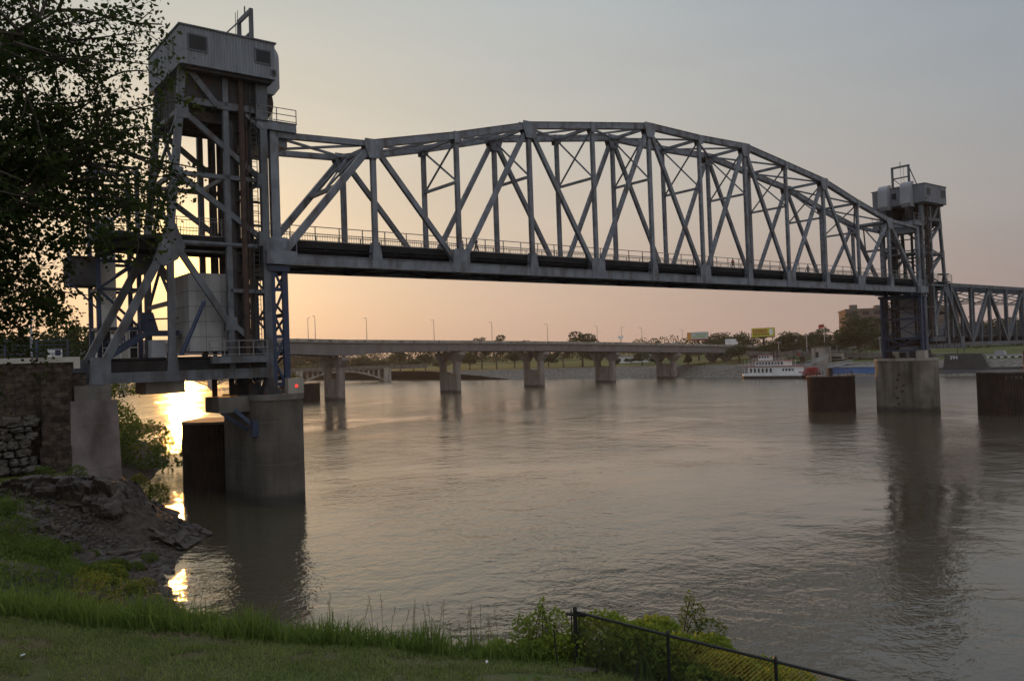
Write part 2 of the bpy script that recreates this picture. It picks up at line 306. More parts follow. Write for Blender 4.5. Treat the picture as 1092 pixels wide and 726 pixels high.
# ------------------------------------------------------------------ ground
CP = []   # control points x,y,z
def lawn_z(x, y): return 5.0 + .075 * (1 - x) + .04 * (16.5 - y)
for x in (-24, -18, -13, -8, -3, 2, 7, 13): 
    for y in (-6, 3, 9, 13.5): CP.append((x, y, lawn_z(x, y) + (.3 if y < 8 else 0)))
for x, y in ((-14, 18.3), (-11, 18.2), (-7, 17.6), (-3, 17.1), (.8, 16.6), (3, 15.6), (5, 14), (7, 12)): CP.append((x, y, lawn_z(x, y)))
CP += [(-16, 20.5, 5.4), (-12, 20.5, 5.0), (-7, 20, 4.5), (-3, 19.5, 4.1), (1, 19, 3.7), (4, 18, 3.6), (7, 16, 3.5), (11, 12, 3.5),
       (-15, 25, 3.9), (-10, 25, 2.9), (-5, 23.5, 1.8), (0, 22.5, 1.2), (5, 21, 1.0), (10, 18, .8), (15, 12, .8), (20, 4, .8), (24, -8, .8),
       (-14, 32, 1.3), (-8.5, 29, .5), (-4, 26.5, -.2), (2, 25.5, -.6), (8, 23.5, -.8), (14, 19.5, -.9), (20, 13, -1), (26, 2, -1), (34, -12, -1.5),
       (-20, 28, 3.9), (-19, 34, 2.9), (-17, 37, 1.4), (-15.8, 38.5, -.2), (-24, 36, 3.9), (-22.9, 39, 2.5), (-24.2, 43, 1.6), (-20.8, 42, 1.0), (-23.5, 46, .8), (-26, 48, 1.2), (-24, 48.5, .5), (-18.6, 42.5, -.1), (-28, 45, 3.5), (-25.4, 46, 1.5), (-22, 48, .7), (-19.9, 47.5, -.1),
       (-28, 50.5, 4.0), (-25, 52, 3.2), (-22.5, 53, 1.2), (-20.9, 52.8, -.1), (-20.8, 55.6, -.2), (-24, 57.5, .9), (-23.5, 60.5, -.3), (-27.5, 58, 3.2), (-27, 62, .6), (-26.5, 65, -.5), (-30, 58, 4.0), (-33, 57.5, 4.7), (-36, 57.5, 4.9), (-40, 56, 5.2),
       (-33, 60.5, 8.0), (-36, 60.5, 8.6), (-40, 60, 8.9), (-46, 58, 9.3), (-34, 64, 6.5), (-31.5, 68, .3), (-30, 72, -.8), (-36, 68, 5.0), (-38, 74, 2.0), (-36.5, 80, -.4), (-33, 84, -1.5), (-44, 84, 4), (-42, 90, 1.0), (-40, 97, -.5), (-48, 100, 3.5), (-47, 110, -.4),
       (-56, 105, 8), (-50, 72, 8.5), (-48, 64, 9.5), (-60, 75, 10), (-64, 95, 10), (-62, 132, -.5), (-72, 128, 5), (-85, 120, 10),
       (-34, 30, 5.5), (-34, 42, 5.5), (-30, 20, 6.8), (-38, 12, 7.4), (-45, 40, 7.5)]
for v in (180, 260, 360, 520, 900, 1600):
    for u, z in ((-400, 12), (-150, 11.5), (-60, 11), (-25, 9.5), (-8, 4.5), (2, -.4), (15, -2), (60, -3), (200, -3)):
        p = B(u, v, 0); CP.append((p[0], p[1], z))
for u, z in ((-400, 12), (-150, 11.5), (-70, 11)): 
    for v in (-250, -100, 0, 60, 110): p = B(u, v, 0); CP.append((p[0], p[1], z))
for u, v in ((15, 10), (30, 40), (15, 70), (60, 0), (40, -40), (100, -60), (150, 60), (60, -110), (90, -250), (3, 6), (4, 22), (8, 45)): p = B(u, v, 0); CP.append((p[0], p[1], -2.5))
CP = np.array(CP, float)
A_ = np.linalg.norm(CP[:, None, :2] - CP[None, :, :2], axis=2)
Pm = np.c_[np.ones(len(CP)), CP[:, :2] / 100]
K_ = np.block([[A_ + 0 * np.eye(len(CP)), Pm], [Pm.T, np.zeros((3, 3))]])
SOL = np.linalg.solve(K_, np.r_[CP[:, 2], 0, 0, 0])
def ground_z(x, y):
    q = np.stack([np.ravel(x), np.ravel(y)], 1).astype(float); out = np.empty(len(q))
    for i in range(0, len(q), 20000):
        s = q[i:i + 20000]; out[i:i + 20000] = np.linalg.norm(s[:, None] - CP[None, :, :2], axis=2) @ SOL[:-3] + SOL[-3] + s @ SOL[-2:] / 100
    return out.reshape(np.shape(x))
def gz(x, y): return float(ground_z(np.array([x]), np.array([y]))[0])
xs = np.r_[np.linspace(-2200, -130, 20), np.arange(-120, -50, 3.0), np.arange(-50, 32, .6), np.linspace(34, 160, 16)]
ys = np.r_[np.linspace(-400, -12, 20), np.arange(-8, 80, .6), np.arange(80, 140, 2.5), np.linspace(145, 1700, 40)]
GX, GY = np.meshgrid(xs, ys); GZ = ground_z(GX, GY)
fine = (GX > -52) & (GX < 34) & (GY > -10) & (GY < 82)
nz = np.array([mnoise.fractal(Vector((x * .45, y * .45, 0)), 1.0, 2.0, 4) for x, y in zip(GX[fine], GY[fine])])
rocky = np.clip((GY[fine] - 22) / 8, .25, 1.6)
UG = (GX - X0) * UX + (GY - Y0) * UY; GZ = np.where(UG > 14, np.minimum(GZ, -.5 - (UG - 14) * .05), GZ)
GZ[fine] += nz * .16 * rocky
def grid_faces(ny, nx):
    i = np.arange(ny * nx).reshape(ny, nx); return np.stack([i[:-1, :-1], i[:-1, 1:], i[1:, 1:], i[1:, :-1]], -1).reshape(-1, 4)
def ground_material():
    m = bpy.data.materials.new('bank soil and grass'); m.use_nodes = True; nt = m.node_tree; L = nt.links
    p = nt.nodes['Principled BSDF']; p.inputs['Roughness'].default_value = .95; p.inputs['Specular IOR Level'].default_value = .1
    g = nd(nt, 'ShaderNodeNewGeometry'); s = nd(nt, 'ShaderNodeSeparateXYZ'); L.new(g.outputs['Position'], s.inputs[0])
    n = nd(nt, 'ShaderNodeTexNoise'); n.inputs['Scale'].default_value = .7; n.inputs['Detail'].default_value = 7; L.new(g.outputs['Position'], n.inputs[0])
    gr = nd(nt, 'ShaderNodeValToRGB'); e = gr.color_ramp.elements; e[0].position = .35; e[1].position = .66
    e[0].color = (.07, .10, .03, 1); e[1].color = (.12, .105, .055, 1); L.new(n.outputs['Fac'], gr.inputs[0])
    n2 = nd(nt, 'ShaderNodeTexNoise'); n2.inputs['Scale'].default_value = 2.2; n2.inputs['Detail'].default_value = 8; L.new(g.outputs['Position'], n2.inputs[0])
    mu = nd(nt, 'ShaderNodeValToRGB'); e = mu.color_ramp.elements; e[0].position = .35; e[1].position = .65
    e[0].color = (.034, .028, .023, 1); e[1].color = (.075, .06, .048, 1); L.new(n2.outputs['Fac'], mu.inputs[0])
    ad = nd(nt, 'ShaderNodeMath', operation='MULTIPLY_ADD'); ad.inputs[1].default_value = 2.5; L.new(n.outputs['Fac'], ad.inputs[0]); L.new(s.outputs['Z'], ad.inputs[2])
    mr = nd(nt, 'ShaderNodeMapRange'); mr.inputs['From Min'].default_value = 4.3; mr.inputs['From Max'].default_value = 5.8; L.new(ad.outputs[0], mr.inputs[0])
    mx = nd(nt, 'ShaderNodeMixRGB'); L.new(mr.outputs[0], mx.inputs[0]); L.new(mu.outputs[0], mx.inputs[1]); L.new(gr.outputs[0], mx.inputs[2]); L.new(mx.outputs[0], p.inputs['Base Color'])
    b = nd(nt, 'ShaderNodeBump'); b.inputs['Distance'].default_value = .12; L.new(n2.outputs['Fac'], b.inputs['Height']); L.new(b.outputs[0], p.inputs['Normal'])
    return m
GROUND_M = ground_material()
structure(mesh_np('ground', np.stack([GX, GY, GZ], -1).reshape(-1, 3), grid_faces(*GX.shape), GROUND_M, smooth=True))

# far bank: a levee of riprap, then park and town ground out to the horizon (bridge frame)
prof = [(246, -2.5), (254, -.6), (258, 1.2), (264, 3.6), (268, 5.0), (276, 5.6), (300, 6.4), (360, 8), (500, 10), (900, 14), (2000, 22), (6000, 40)]
vs = np.r_[np.linspace(-3000, -120, 14), np.arange(-100, 460, 4.0), np.linspace(470, 900, 30), np.linspace(950, 6000, 16)]
us = np.r_[np.arange(244, 282, 1.5), np.linspace(284, 520, 30), np.linspace(560, 6000, 16)]
UU, VV = np.meshgrid(us, vs)
shore = np.interp(VV, [-3000, -100, 0, 100, 230, 300, 360, 420, 520, 700, 1200, 6000], [20, 20, 16, 2, 0, -14, -24, -38, -60, -110, -240, -900])
ZZ = np.interp(UU - shore, [a for a, b in prof], [b for a, b in prof])
ZZ += np.array([mnoise.noise(Vector((a * .35, b * .35, 2))) for a, b in zip(UU.ravel(), VV.ravel())]).reshape(UU.shape) * .45 * (UU - shore < 268)
FB = np.stack([X0 + UX * UU + VX * VV, Y0 + UY * UU + VY * VV, ZZ], -1).reshape(-1, 3)
def farbank_material():
    m = bpy.data.materials.new('far bank riprap and park grass'); m.use_nodes = True; nt = m.node_tree; L = nt.links
    p = nt.nodes['Principled BSDF']; p.inputs['Roughness'].default_value = .95; p.inputs['Specular IOR Level'].default_value = .1
    g = nd(nt, 'ShaderNodeNewGeometry'); s = nd(nt, 'ShaderNodeSeparateXYZ'); L.new(g.outputs['Position'], s.inputs[0])
    n = nd(nt, 'ShaderNodeTexNoise'); n.inputs['Scale'].default_value = .9; n.inputs['Detail'].default_value = 8; L.new(g.outputs['Position'], n.inputs[0])
    a = nd(nt, 'ShaderNodeValToRGB'); e = a.color_ramp.elements; e[0].position = .38; e[1].position = .62; e[0].color = (.10, .092, .08, 1); e[1].color = (.21, .19, .165, 1); L.new(n.outputs['Fac'], a.inputs[0])
    n2 = nd(nt, 'ShaderNodeTexNoise'); n2.inputs['Scale'].default_value = .06; n2.inputs['Detail'].default_value = 6; L.new(g.outputs['Position'], n2.inputs[0])
    b = nd(nt, 'ShaderNodeValToRGB'); e = b.color_ramp.elements; e[0].position = .4; e[1].position = .65; e[0].color = (.05, .075, .022, 1); e[1].color = (.115, .12, .048, 1); L.new(n2.outputs['Fac'], b.inputs[0])
    mr = nd(nt, 'ShaderNodeMapRange'); mr.inputs['From Min'].default_value = 4.9; mr.inputs['From Max'].default_value = 5.5; L.new(s.outputs['Z'], mr.inputs[0])
    mx = nd(nt, 'ShaderNodeMixRGB'); L.new(mr.outputs[0], mx.inputs[0]); L.new(a.outputs[0], mx.inputs[1]); L.new(b.outputs[0], mx.inputs[2]); L.new(mx.outputs[0], p.inputs['Base Color'])
    bp = nd(nt, 'ShaderNodeBump'); bp.inputs['Distance'].default_value = .25; L.new(n.outputs['Fac'], bp.inputs['Height']); L.new(bp.outputs[0], p.inputs['Normal'])
    return m
structure(mesh_np('far_bank', FB, grid_faces(*UU.shape), farbank_material(), smooth=True))
def far_z(u, v):
    sh = np.interp(v, [-3000, -100, 0, 100, 230, 300, 360, 420, 520, 700, 1200, 6000], [20, 20, 16, 2, 0, -14, -24, -38, -60, -110, -240, -900])
    return float(np.interp(u - sh, [a for a, b in prof], [b for a, b in prof]))

def water_material():
    m = bpy.data.materials.new('brown river water'); m.use_nodes = True; nt = m.node_tree; L = nt.links
    p = nt.nodes['Principled BSDF']; p.inputs['Base Color'].default_value = (.068, .056, .034, 1); p.inputs['Roughness'].default_value = .07
    p.inputs['IOR'].default_value = 1.7; p.inputs['Specular IOR Level'].default_value = .5
    g = nd(nt, 'ShaderNodeNewGeometry')
    def noise(sc, stretch, det, rot=0.0):
        mp = nd(nt, 'ShaderNodeMapping'); mp.inputs['Scale'].default_value = stretch; mp.inputs['Rotation'].default_value = (0, 0, rot); L.new(g.outputs['Position'], mp.inputs[0])
        n = nd(nt, 'ShaderNodeTexNoise'); n.inputs['Scale'].default_value = sc; n.inputs['Detail'].default_value = det; n.inputs['Roughness'].default_value = .55
        n.inputs['Distortion'].default_value = .4; L.new(mp.outputs[0], n.inputs[0]); return n.outputs['Fac']
    def math_(op, a, b):
        n = nd(nt, 'ShaderNodeMath', operation=op)
        for i, k in enumerate((a, b)):
            if isinstance(k, (int, float)): n.inputs[i].default_value = k
            else: L.new(k, n.inputs[i])
        return n.outputs[0]
    du = nd(nt, 'ShaderNodeVectorMath', operation='DOT_PRODUCT'); du.inputs[1].default_value = (UX, UY, 0); L.new(g.outputs['Position'], du.inputs[0])
    ro = nd(nt, 'ShaderNodeMapRange'); ro.inputs['From Min'].default_value = X0 * UX + Y0 * UY + 30; ro.inputs['From Max'].default_value = X0 * UX + Y0 * UY + 150    # the open channel is ruffled by wind
    ro.inputs['To Min'].default_value = .06; ro.inputs['To Max'].default_value = .22; L.new(du.outputs['Value'], ro.inputs[0]); L.new(ro.outputs[0], p.inputs['Roughness'])
    patch = noise(.035, (1, .8, 1), 3)
    pr = nd(nt, 'ShaderNodeMapRange'); pr.inputs['From Min'].default_value = .38; pr.inputs['From Max'].default_value = .64; pr.inputs['To Min'].default_value = .22; pr.inputs['To Max'].default_value = 1.35; L.new(patch, pr.inputs[0])
    small = math_('ADD', math_('MULTIPLY', noise(2.0, (1, .75, 1), 3, .3), .046), math_('MULTIPLY', noise(5.5, (1, .8, 1), 2, .9), .015))
    mid = math_('MULTIPLY', noise(.5, (.8, 1.0, 1), 2, -.4), .10)
    big = math_('MULTIPLY', noise(.12, (1, .7, 1), 2, .7), .16)
    h = math_('ADD', math_('MULTIPLY', math_('ADD', small, mid), pr.outputs[0]), big)
    b = nd(nt, 'ShaderNodeBump'); b.inputs['Strength'].default_value = 1; b.inputs['Distance'].default_value = 1.0
    L.new(h, b.inputs['Height']); L.new(b.outputs[0], p.inputs['Normal'])
    return m
wm = MB(ident); wm.add([(-7000, -3000, 0), (7000, -3000, 0), (7000, 9000, 0), (-7000, 9000, 0)], [(0, 1, 2, 3)])
structure(wm.build('river_water', water_material()))
# ------------------------------------------------------------------ the lift span
PL, ZC, TW = 9.144, 20.1, 6.0
HN = [0, 10.78, 12.81, 15.13, 16.44, 17.72, 17.55, 17.72, 16.44, 15.13, 12.81, 10.78, 0]
def node(i, top=False): return (i * PL, ZC + (HN[i] if top else 0))
span = thing('truss_span', 'long grey steel truss span with curved top chord between two lift towers', 'bridge', B(0, 0, ZC))
DZ = 21.75                                             # top of the walkway
for v in (0, TW):
    m = MB()                                           # bottom chord: a plated box with gussets at every other node
    m.box(-.9, 12 * PL + .9, v - .28, v + .28, ZC - .42, ZC + .36)
    m.box(-.95, 12 * PL + .95, v - .36, v + .36, ZC + .362, ZC + .42); m.box(-.95, 12 * PL + .95, v - .36, v + .36, ZC - .48, ZC - .422)
    for i in range(0, 13):
        u, z = node(i)
        for s in (-1, 1):
            y = v + s * .325; a, b = min(y - .02, y + .02), max(y - .02, y + .02)
            if i % 2 == 0: m.slab([(u - 1.0, ZC - .46), (u + 1.0, ZC - .46), (u + 1.0, ZC + 1.3), (u + .7, ZC + 1.75), (u - .7, ZC + 1.75), (u - 1.0, ZC + 1.3)], a, b)
            else: m.slab([(u - .62, ZC - .44), (u + .62, ZC - .44), (u + .45, ZC + .9), (u + .3, ZC + 1.9), (u - .3, ZC + 1.9), (u - .45, ZC + .9)], a, b)
    m.build('bottom_chord', STEEL, span)
    m = MB()
    for i in range(1, 11):
        (a, za), (b, zb) = node(i, True), node(i + 1, True)
        m.beam((a, v, za), (b, v, zb), .66, .62); m.beam((a, v, za + .36), (b, v, zb + .36), .05, .74)
        for k in range(1, 4):                          # splice plates
            t = k / 4; m.beam((a + (b - a) * (t - .04), v, za + (zb - za) * (t - .04)), (a + (b - a) * (t + .04), v, za + (zb - za) * (t + .04)), .5, .68)
    for i in range(1, 12):
        u, z = node(i, True)
        for s in (-1, 1):
            y = v + s * .37; a, b = min(y - .02, y + .02), max(y - .02, y + .02)
            if i % 2: m.slab([(u - 1.0, z - .1), (u - .9, z + .38), (u + .9, z + .38), (u + 1.0, z - .1), (u + .55, z - 1.35), (u - .55, z - 1.35)], a, b)
            else: m.slab([(u - .45, z + .36), (u + .45, z + .36), (u + .38, z - .75), (u - .38, z - .75)], a, b)
    for e, n1 in ((0, 1), (12, 11)):                   # level strut from the first node back to the end post
        m.beam((node(e)[0], v, ZC + 10.35), (node(n1)[0], v, ZC + HN[1]), .5, .5)
    m.build('top_chord', STEEL, span)
    for i in range(1, 12):
        u, z = node(i, True); mm = MB(); w = .47 if i % 2 else .43
        mm.member((u, v, ZC + .45), (u, v, z - .35), w, .38, .85, .36); mm.build('vertical', STEEL, span)
    for t, b in ((1, 2), (3, 2), (3, 4), (5, 4), (5, 6), (7, 6), (7, 8), (9, 8), (9, 10), (11, 10)):
        (a, za), (c, zc) = node(t, True), node(b); mm = MB()
        dx = (c - a); p0 = (a + dx * .06, v, za + (zc - za) * .06); p1 = (a + dx * .95, v, za + (zc - za) * .95)
        mm.member(p0, p1, .47, .38, .85, .36); mm.build('diagonal', STEEL, span)
    for t, b in ((1, 0), (11, 12)):
        (a, za), (c, zc) = node(t, True), node(b); mm = MB(); dx = c - a
        mm.beam((a + dx * .04, v, za + (zc - za) * .04), (a + dx * .93, v, za + (zc - za) * .93), .6, .46)
        mm.beam((a + dx * .04, v, za + (zc - za) * .04), (a + dx * .93, v, za + (zc - za) * .93), .36, .52); mm.build('end_post', STEEL, span)
    for u in (-.15, 12 * PL + .15):
        mm = MB(); mm.member((u, v, ZC + .45), (u, v, ZC + 10.6), .72, .5, hole=.3); mm.build('lifting_post', STEEL, span)
m = MB()                                               # top laterals and sway bracing
for i in range(1, 12):
    u, z = node(i, True); m.beam((u, .35, z - .12), (u, TW - .35, z - .12), .34, .3, (1, 0, 0))
    if i < 11:
        u2, z2 = node(i + 1, True); c = ((u + u2) / 2, TW / 2, (z + z2) / 2 - .1)
        for p in ((u, .3, z), (u, TW - .3, z), (u2, .3, z2), (u2, TW - .3, z2)): m.beam((p[0], p[1], p[2] - .1), c, .22, .2, (0, 0, 1))
for k in (0, 12):
    n1 = 1 if k == 0 else 11; a, b = node(k)[0], node(n1)[0]
    m.beam((a, .3, ZC + 10.3), (b, TW - .3, ZC + HN[1]), .22, .2, (0, 0, 1)); m.beam((a, TW - .3, ZC + 10.3), (b, .3, ZC + HN[1]), .22, .2, (0, 0, 1))
m.build('lateral_bracing', STEEL, span)
for i in range(2, 11):
    u, z = node(i, True); d = 4.2 + (HN[i] - 12) * .35; m = MB()
    m.beam((u, .25, z - d), (u, TW - .25, z - d), .26, .26, (1, 0, 0))
    m.beam((u, .25, z - .5), (u, TW - .25, z - d + .1), .15, .15, (1, 0, 0)); m.beam((u + .16, TW - .25, z - .5), (u + .16, .25, z - d + .1), .15, .15, (1, 0, 0))
    m.build('sway_frame', STEEL, span)
for e, n1 in ((0, 1), (12, 11)):                       # portal lattice between the end posts
    a, b = node(e)[0], node(n1)[0]; m = MB(); H = HN[1]
    f = lambda t: (a + (b - a) * t, ZC + H * t)
    for t in (.97, .62): p = f(t); m.beam((p[0], .3, p[1]), (p[0], TW - .3, p[1]), .34, .34, (1, 0, 0))
    for k in range(4):
        y0, y1 = .3 + k * (TW - .6) / 4, .3 + (k + 1) * (TW - .6) / 4; t0, t1 = (.95, .64) if k % 2 else (.64, .95)
        p, q = f(t0), f(t1); m.beam((p[0], y0, p[1]), (q[0], y1, q[1]), .16, .16, (1, 0, 0))
    m.build('portal_frame', STEEL, span)
m = MB()                                               # floor system
for i in range(13):
    u = i * PL; m.box(u - .2, u + .2, .3, TW - .3, ZC - .5, ZC + .75); m.box(u - .32, u + .32, .3, TW - .3, ZC - .55, ZC - .502)
for y in (1.3, 2.2, 3.8, 4.7): m.box(-.8, 12 * PL + .8, y - .14, y + .14, ZC + .2, ZC + 1.0)
for i in range(12):
    a, b = i * PL + .3, (i + 1) * PL - .3
    m.beam((a, .3, ZC - .35), (b, TW - .3, ZC - .35), .2, .16, (0, 0, 1)); m.beam((a, TW - .3, ZC - .38), (b, .3, ZC - .38), .2, .16, (0, 0, 1))
m.build('floor_framing', DECKM, span)
m = MB(); m.box(-1.0, 12 * PL + 1.0, .45, TW - .45, DZ - .16, DZ); m.box(-1.0, 12 * PL + 1.0, .36, .44, DZ - .55, DZ + .05); m.box(-1, 12 * PL + 1, TW - .44, TW - .36, DZ - .55, DZ + .05)
for k in range(49): u = k * 12 * PL / 48; m.box(u - .08, u + .08, .46, TW - .46, ZC + 1.0, DZ - .162)
m.path([(-.9, .3, DZ - .75), (12 * PL + .9, .3, DZ - .75)], .06)
m.build('deck', DECKM, span)
RAIL = mat('dull galvanised railing', (.15, .14, .14), (.22, .21, .2), .6, 2)
def rail(mb, u0_, u1_, v, z, h=1.35, st=2.28, r=.035, mids=(.55, .1)):
    n = max(1, round(abs(u1_ - u0_) / st))
    for k in range(n + 1): u = u0_ + (u1_ - u0_) * k / n; mb.box(u - r, u + r, v - r, v + r, z, z + h)
    for hh in (1.0,) + tuple(mids): a, b = min(u0_, u1_), max(u0_, u1_); mb.box(a, b, v - r * .8, v + r * .8, z + h * hh - r, z + h * hh + r)
for v in (.62, TW - .62):
    m = MB(); rail(m, -.9, 12 * PL + .9, v, DZ)
    n = 480
    for k in range(n): u = -.9 + (12 * PL + 1.8) * (k + .5) / n; m.box(u - .012, u + .012, v - .012, v + .012, DZ + .14, DZ + .74)
    m.build('railing', RAIL, span)
for e, s in ((0, -1), (12, 1)):                        # lifting girders across both ends, with a railed platform
    u = e * PL; a, b = sorted((u - s * 1.7 + (0), u + s * 1.7)); m = MB()
    m.box(a, b, -.55, TW + .55, ZC + 10.62, ZC + 11.3); m.box(a - .06, b + .06, -.62, TW + .62, ZC + 11.302, ZC + 11.36)
    m.box(a + .5, b - .5, .3, TW - .3, ZC + 9.5, ZC + 10.6)
    m.build('lifting_girder', STEEL, span)
    m = MB(); rail(m, a, b, -.55, ZC + 11.36, 1.15, 1.6, .03); m.build('platform_railing', RAIL, span); m = MB(); rail(m, a, b, TW + .55, ZC + 11.36, 1.15, 1.6, .03); m.build('platform_railing', RAIL, span)
    m = MB(); m.box(u - 1.3, u + 1.3, -.95, -.42, ZC - .5, ZC + .55) ; m.box(u - 1.35, u + 1.35, -1.0, -.42, ZC - .56, ZC - .502); 
    for x in (-1.25, 0, 1.25): m.box(u + x - .03, u + x + .03, -.95, -.9, ZC + .55, ZC + 1.35)
    m.box(u - 1.28, u + 1.28, -.95, -.9, ZC + 1.3, ZC + 1.36); m.build('bearing_box', STEEL, span); m = MB(); m.box(u - 1.3, u + 1.3, TW + .42, TW + .95, ZC - .5, ZC + .55); m.build('bearing_box', STEEL, span)
for i, y in ((2, .1), (6, .1)):                        # small signs and lamps bolted to the near verticals
    pass

# ------------------------------------------------------------------ lift towers
def tower(fn, name, label, far=False):
    t = thing(name, label, 'lift tower', fn(-4, 3, 8.9))
    P = lambda nm, mb, m: mb.build(nm, m, t)
    for v in (-.3, 6.3):
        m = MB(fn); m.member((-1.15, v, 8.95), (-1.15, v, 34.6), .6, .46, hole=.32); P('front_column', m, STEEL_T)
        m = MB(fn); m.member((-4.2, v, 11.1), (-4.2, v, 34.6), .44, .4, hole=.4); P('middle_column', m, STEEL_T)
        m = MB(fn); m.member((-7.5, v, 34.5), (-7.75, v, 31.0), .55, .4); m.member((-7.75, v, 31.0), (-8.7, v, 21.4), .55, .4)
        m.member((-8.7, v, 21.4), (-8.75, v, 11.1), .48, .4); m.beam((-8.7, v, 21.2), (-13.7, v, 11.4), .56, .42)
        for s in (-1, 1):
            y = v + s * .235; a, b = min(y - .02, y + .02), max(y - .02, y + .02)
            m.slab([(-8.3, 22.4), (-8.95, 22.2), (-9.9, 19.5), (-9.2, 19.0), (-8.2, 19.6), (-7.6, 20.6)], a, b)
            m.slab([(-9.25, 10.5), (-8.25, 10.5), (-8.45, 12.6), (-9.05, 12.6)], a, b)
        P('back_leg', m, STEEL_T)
        m = MB(fn)                                     # web members of this face
        for p, q, w in (((-7.6, 31.3), (-1.3, 26.4), .42), ((-8.0, 26.3), (-1.3, 21.5), .42), ((-8.7, 21.4), (-4.3, 14.6), .46), ((-4.2, 14.8), (-1.3, 12.2), .4)):
            m.beam((p[0], v, p[1]), (q[0], v, q[1]), w, .32)
        for a, b, z, w in ((-8.2, -1.2, 26.35, .34), (-7.8, -1.2, 32.1, .5), (-4.2, -1.2, 17.3, .3)): m.beam((a, v, z), (b, v, z), w, .4)
        for u, z in ((-7.6, 31.2), (-1.4, 26.4), (-8.1, 26.3), (-1.4, 21.6), (-4.25, 14.7)):
            for s in (-1, 1):
                y = v + s * .22; a, b = min(y - .015, y + .015), max(y - .015, y + .015); m.slab([(u - .45, z - .6), (u + .5, z - .55), (u + .5, z + .45), (u - .4, z + .65)], a, b)
        P('web_bracing', m, STEEL_T)
        m = MB(fn)                                     # floor girder
        m.box(-13.4, -1.2, v - .24, v + .24, 10.38, 11.1); m.box(-13.4, -1.2, v - .34, v + .34, 10.32, 10.378)
        m.slab([(-14.6, 10.3), (-13.1, 10.25), (-13.1, 12.2), (-14.3, 12.25)], v - .33, v + .33)
        for k in range(10): u = -12.8 + k * 1.25; m.box(u - .04, u + .04, v - .3, v + .3, 10.38, 11.1)
        P('floor_girder', m, STEEL_T); m = MB(fn); m.box(-13.3, -1.3, v - .14, v + .14, 11.1, 11.9); P('floor_fascia', m, DECKM)
    m = MB(fn)                                         # cross frames between the two faces
    for u, z in ((-7.7, 31.3), (-8.2, 26.3), (-8.7, 21.2), (-8.72, 16.3), (-1.15, 26.4), (-1.15, 17.3), (-4.2, 26.4), (-4.2, 32.1)):
        m.beam((u, -.1, z), (u, 6.1, z), .32, .3, (1, 0, 0))
    for (ua, za), (ub, zb) in (((-7.7, 31.3), (-8.2, 26.3)), ((-8.2, 26.3), (-8.7, 21.2)), ((-8.7, 21.2), (-8.72, 16.3))):
        m.beam((ua, 0, za), (ub, 6, zb), .2, .2, (1, 0, 0)); m.beam((ua + .22, 6, za), (ub + .22, 0, zb), .2, .2, (1, 0, 0))
    P('cross_bracing', m, STEEL_T)
    m = MB(fn)
    for k in range(6): u = -13 + k * 2.3; m.box(u - .15, u + .15, .1, 5.9, 10.9, 11.75)
    for y in (1.2, 3, 4.8): m.box(-13.2, -1.4, y - .15, y + .15, 11.2, 11.95)
    m.box(-13.4, -1.2, .12, 5.88, 11.97, 12.15); P('lower_floor', m, DECKM)
    m = MB(fn); m.box(-13.2, -.95, .4, 5.6, 21.25, 21.5); m.box(-9.5, -.95, .2, .38, 20.9, 21.62); m.box(-9.5, -.95, 5.62, 5.8, 20.9, 21.62)
    for y in (1.4, 4.6): m.box(-13, -1, y - .15, y + .15, 20.55, 21.25)
    P('walkway', m, DECKM)
    for v in (.5, 5.5):
        m = MB(fn); rail(m, -13.1, -1.0, v, 21.5, 1.6, 1.7, .03, (.86, .12))
        for k in range(50): u = -13.1 + 12.1 * (k + .5) / 50; m.box(u - .01, u + .01, v - .01, v + .01, 21.7, 22.8)
        P('walkway_railing', m, RAIL)
    m = MB(fn); m.tube((-8.4, -.35, 20.95), (-1.9, -.35, 20.95), .2, 10); m.tube((-8.3, .25, 20.4), (-1.9, .25, 20.4), .1, 8); P('pipe', m, STEEL_T)
    # counterweight of cast blocks
    m = MB(fn); m.box(-7.15, -3.3, .55, 5.45, 12.55, 18.6); m.box(-7.0, -3.45, .7, 5.3, 18.6, 18.75); cw = P('counterweight', m, CWT)
    m = MB(fn)
    for z in (13.7, 14.9, 16.1, 17.3): m.box(-7.16, -3.29, .54, 5.46, z - .02, z + .02)
    for k in (.33, .66): u = -7.15 + 3.85 * k; m.box(u - .015, u + .015, .543, .56, 12.56, 18.59)
    m.build('block_joint', CONC_D, cw)
    # machinery house
    m = MB(fn)
    for y in (-.15, 6.15):
        m.box(-7.3, -1.0, y - .06, y + .06, 32.35, 34.56)
    m.box(-7.42, -7.3, -.1, 6.1, 31.1, 34.56)
    for y in (.6, 2.4, 3.6, 5.4): m.box(-7.3, -.9, y - .12, y + .12, 30.85, 31.7)
    for u in (-7, -5, -3, -1.3): m.box(u - .12, u + .12, 0, 6, 31.7, 32.2)
    m.box(-7.4, -.6, -1.2, 7.2, 34.3, 34.55); P('sheave_frame', m, STEEL_D)
    m = MB(fn); m.beam((-6.9, -.45, 34.4), (-4.9, -.45, 32.0), .45, .3); m.beam((-4.9, -.45, 31.9), (-3.4, -.45, 31.9), .3, .3)
    m.box(-1.7, -.75, -.55, -.36, 31.2, 34.3); m.beam((-2.6, -.45, 31.6), (-1.4, -.45, 30.7), .3, .25); P('knee_brace', m, STEEL_T)
    m = MB(fn); n = 62                                 # ribbed siding as real folds
    u0, u1, v0, v1 = -7.9, -.4, -1.5, 7.5
    def fold(p, q, nx, ny, k):
        out = []
        for i in range(k):
            for s, o in ((0, 0), (.35, 0), (.5, .045), (.85, .045)):
                tt = (i + s) / k; out.append((p[0] + (q[0] - p[0]) * tt + nx * o, p[1] + (q[1] - p[1]) * tt + ny * o))
        return out
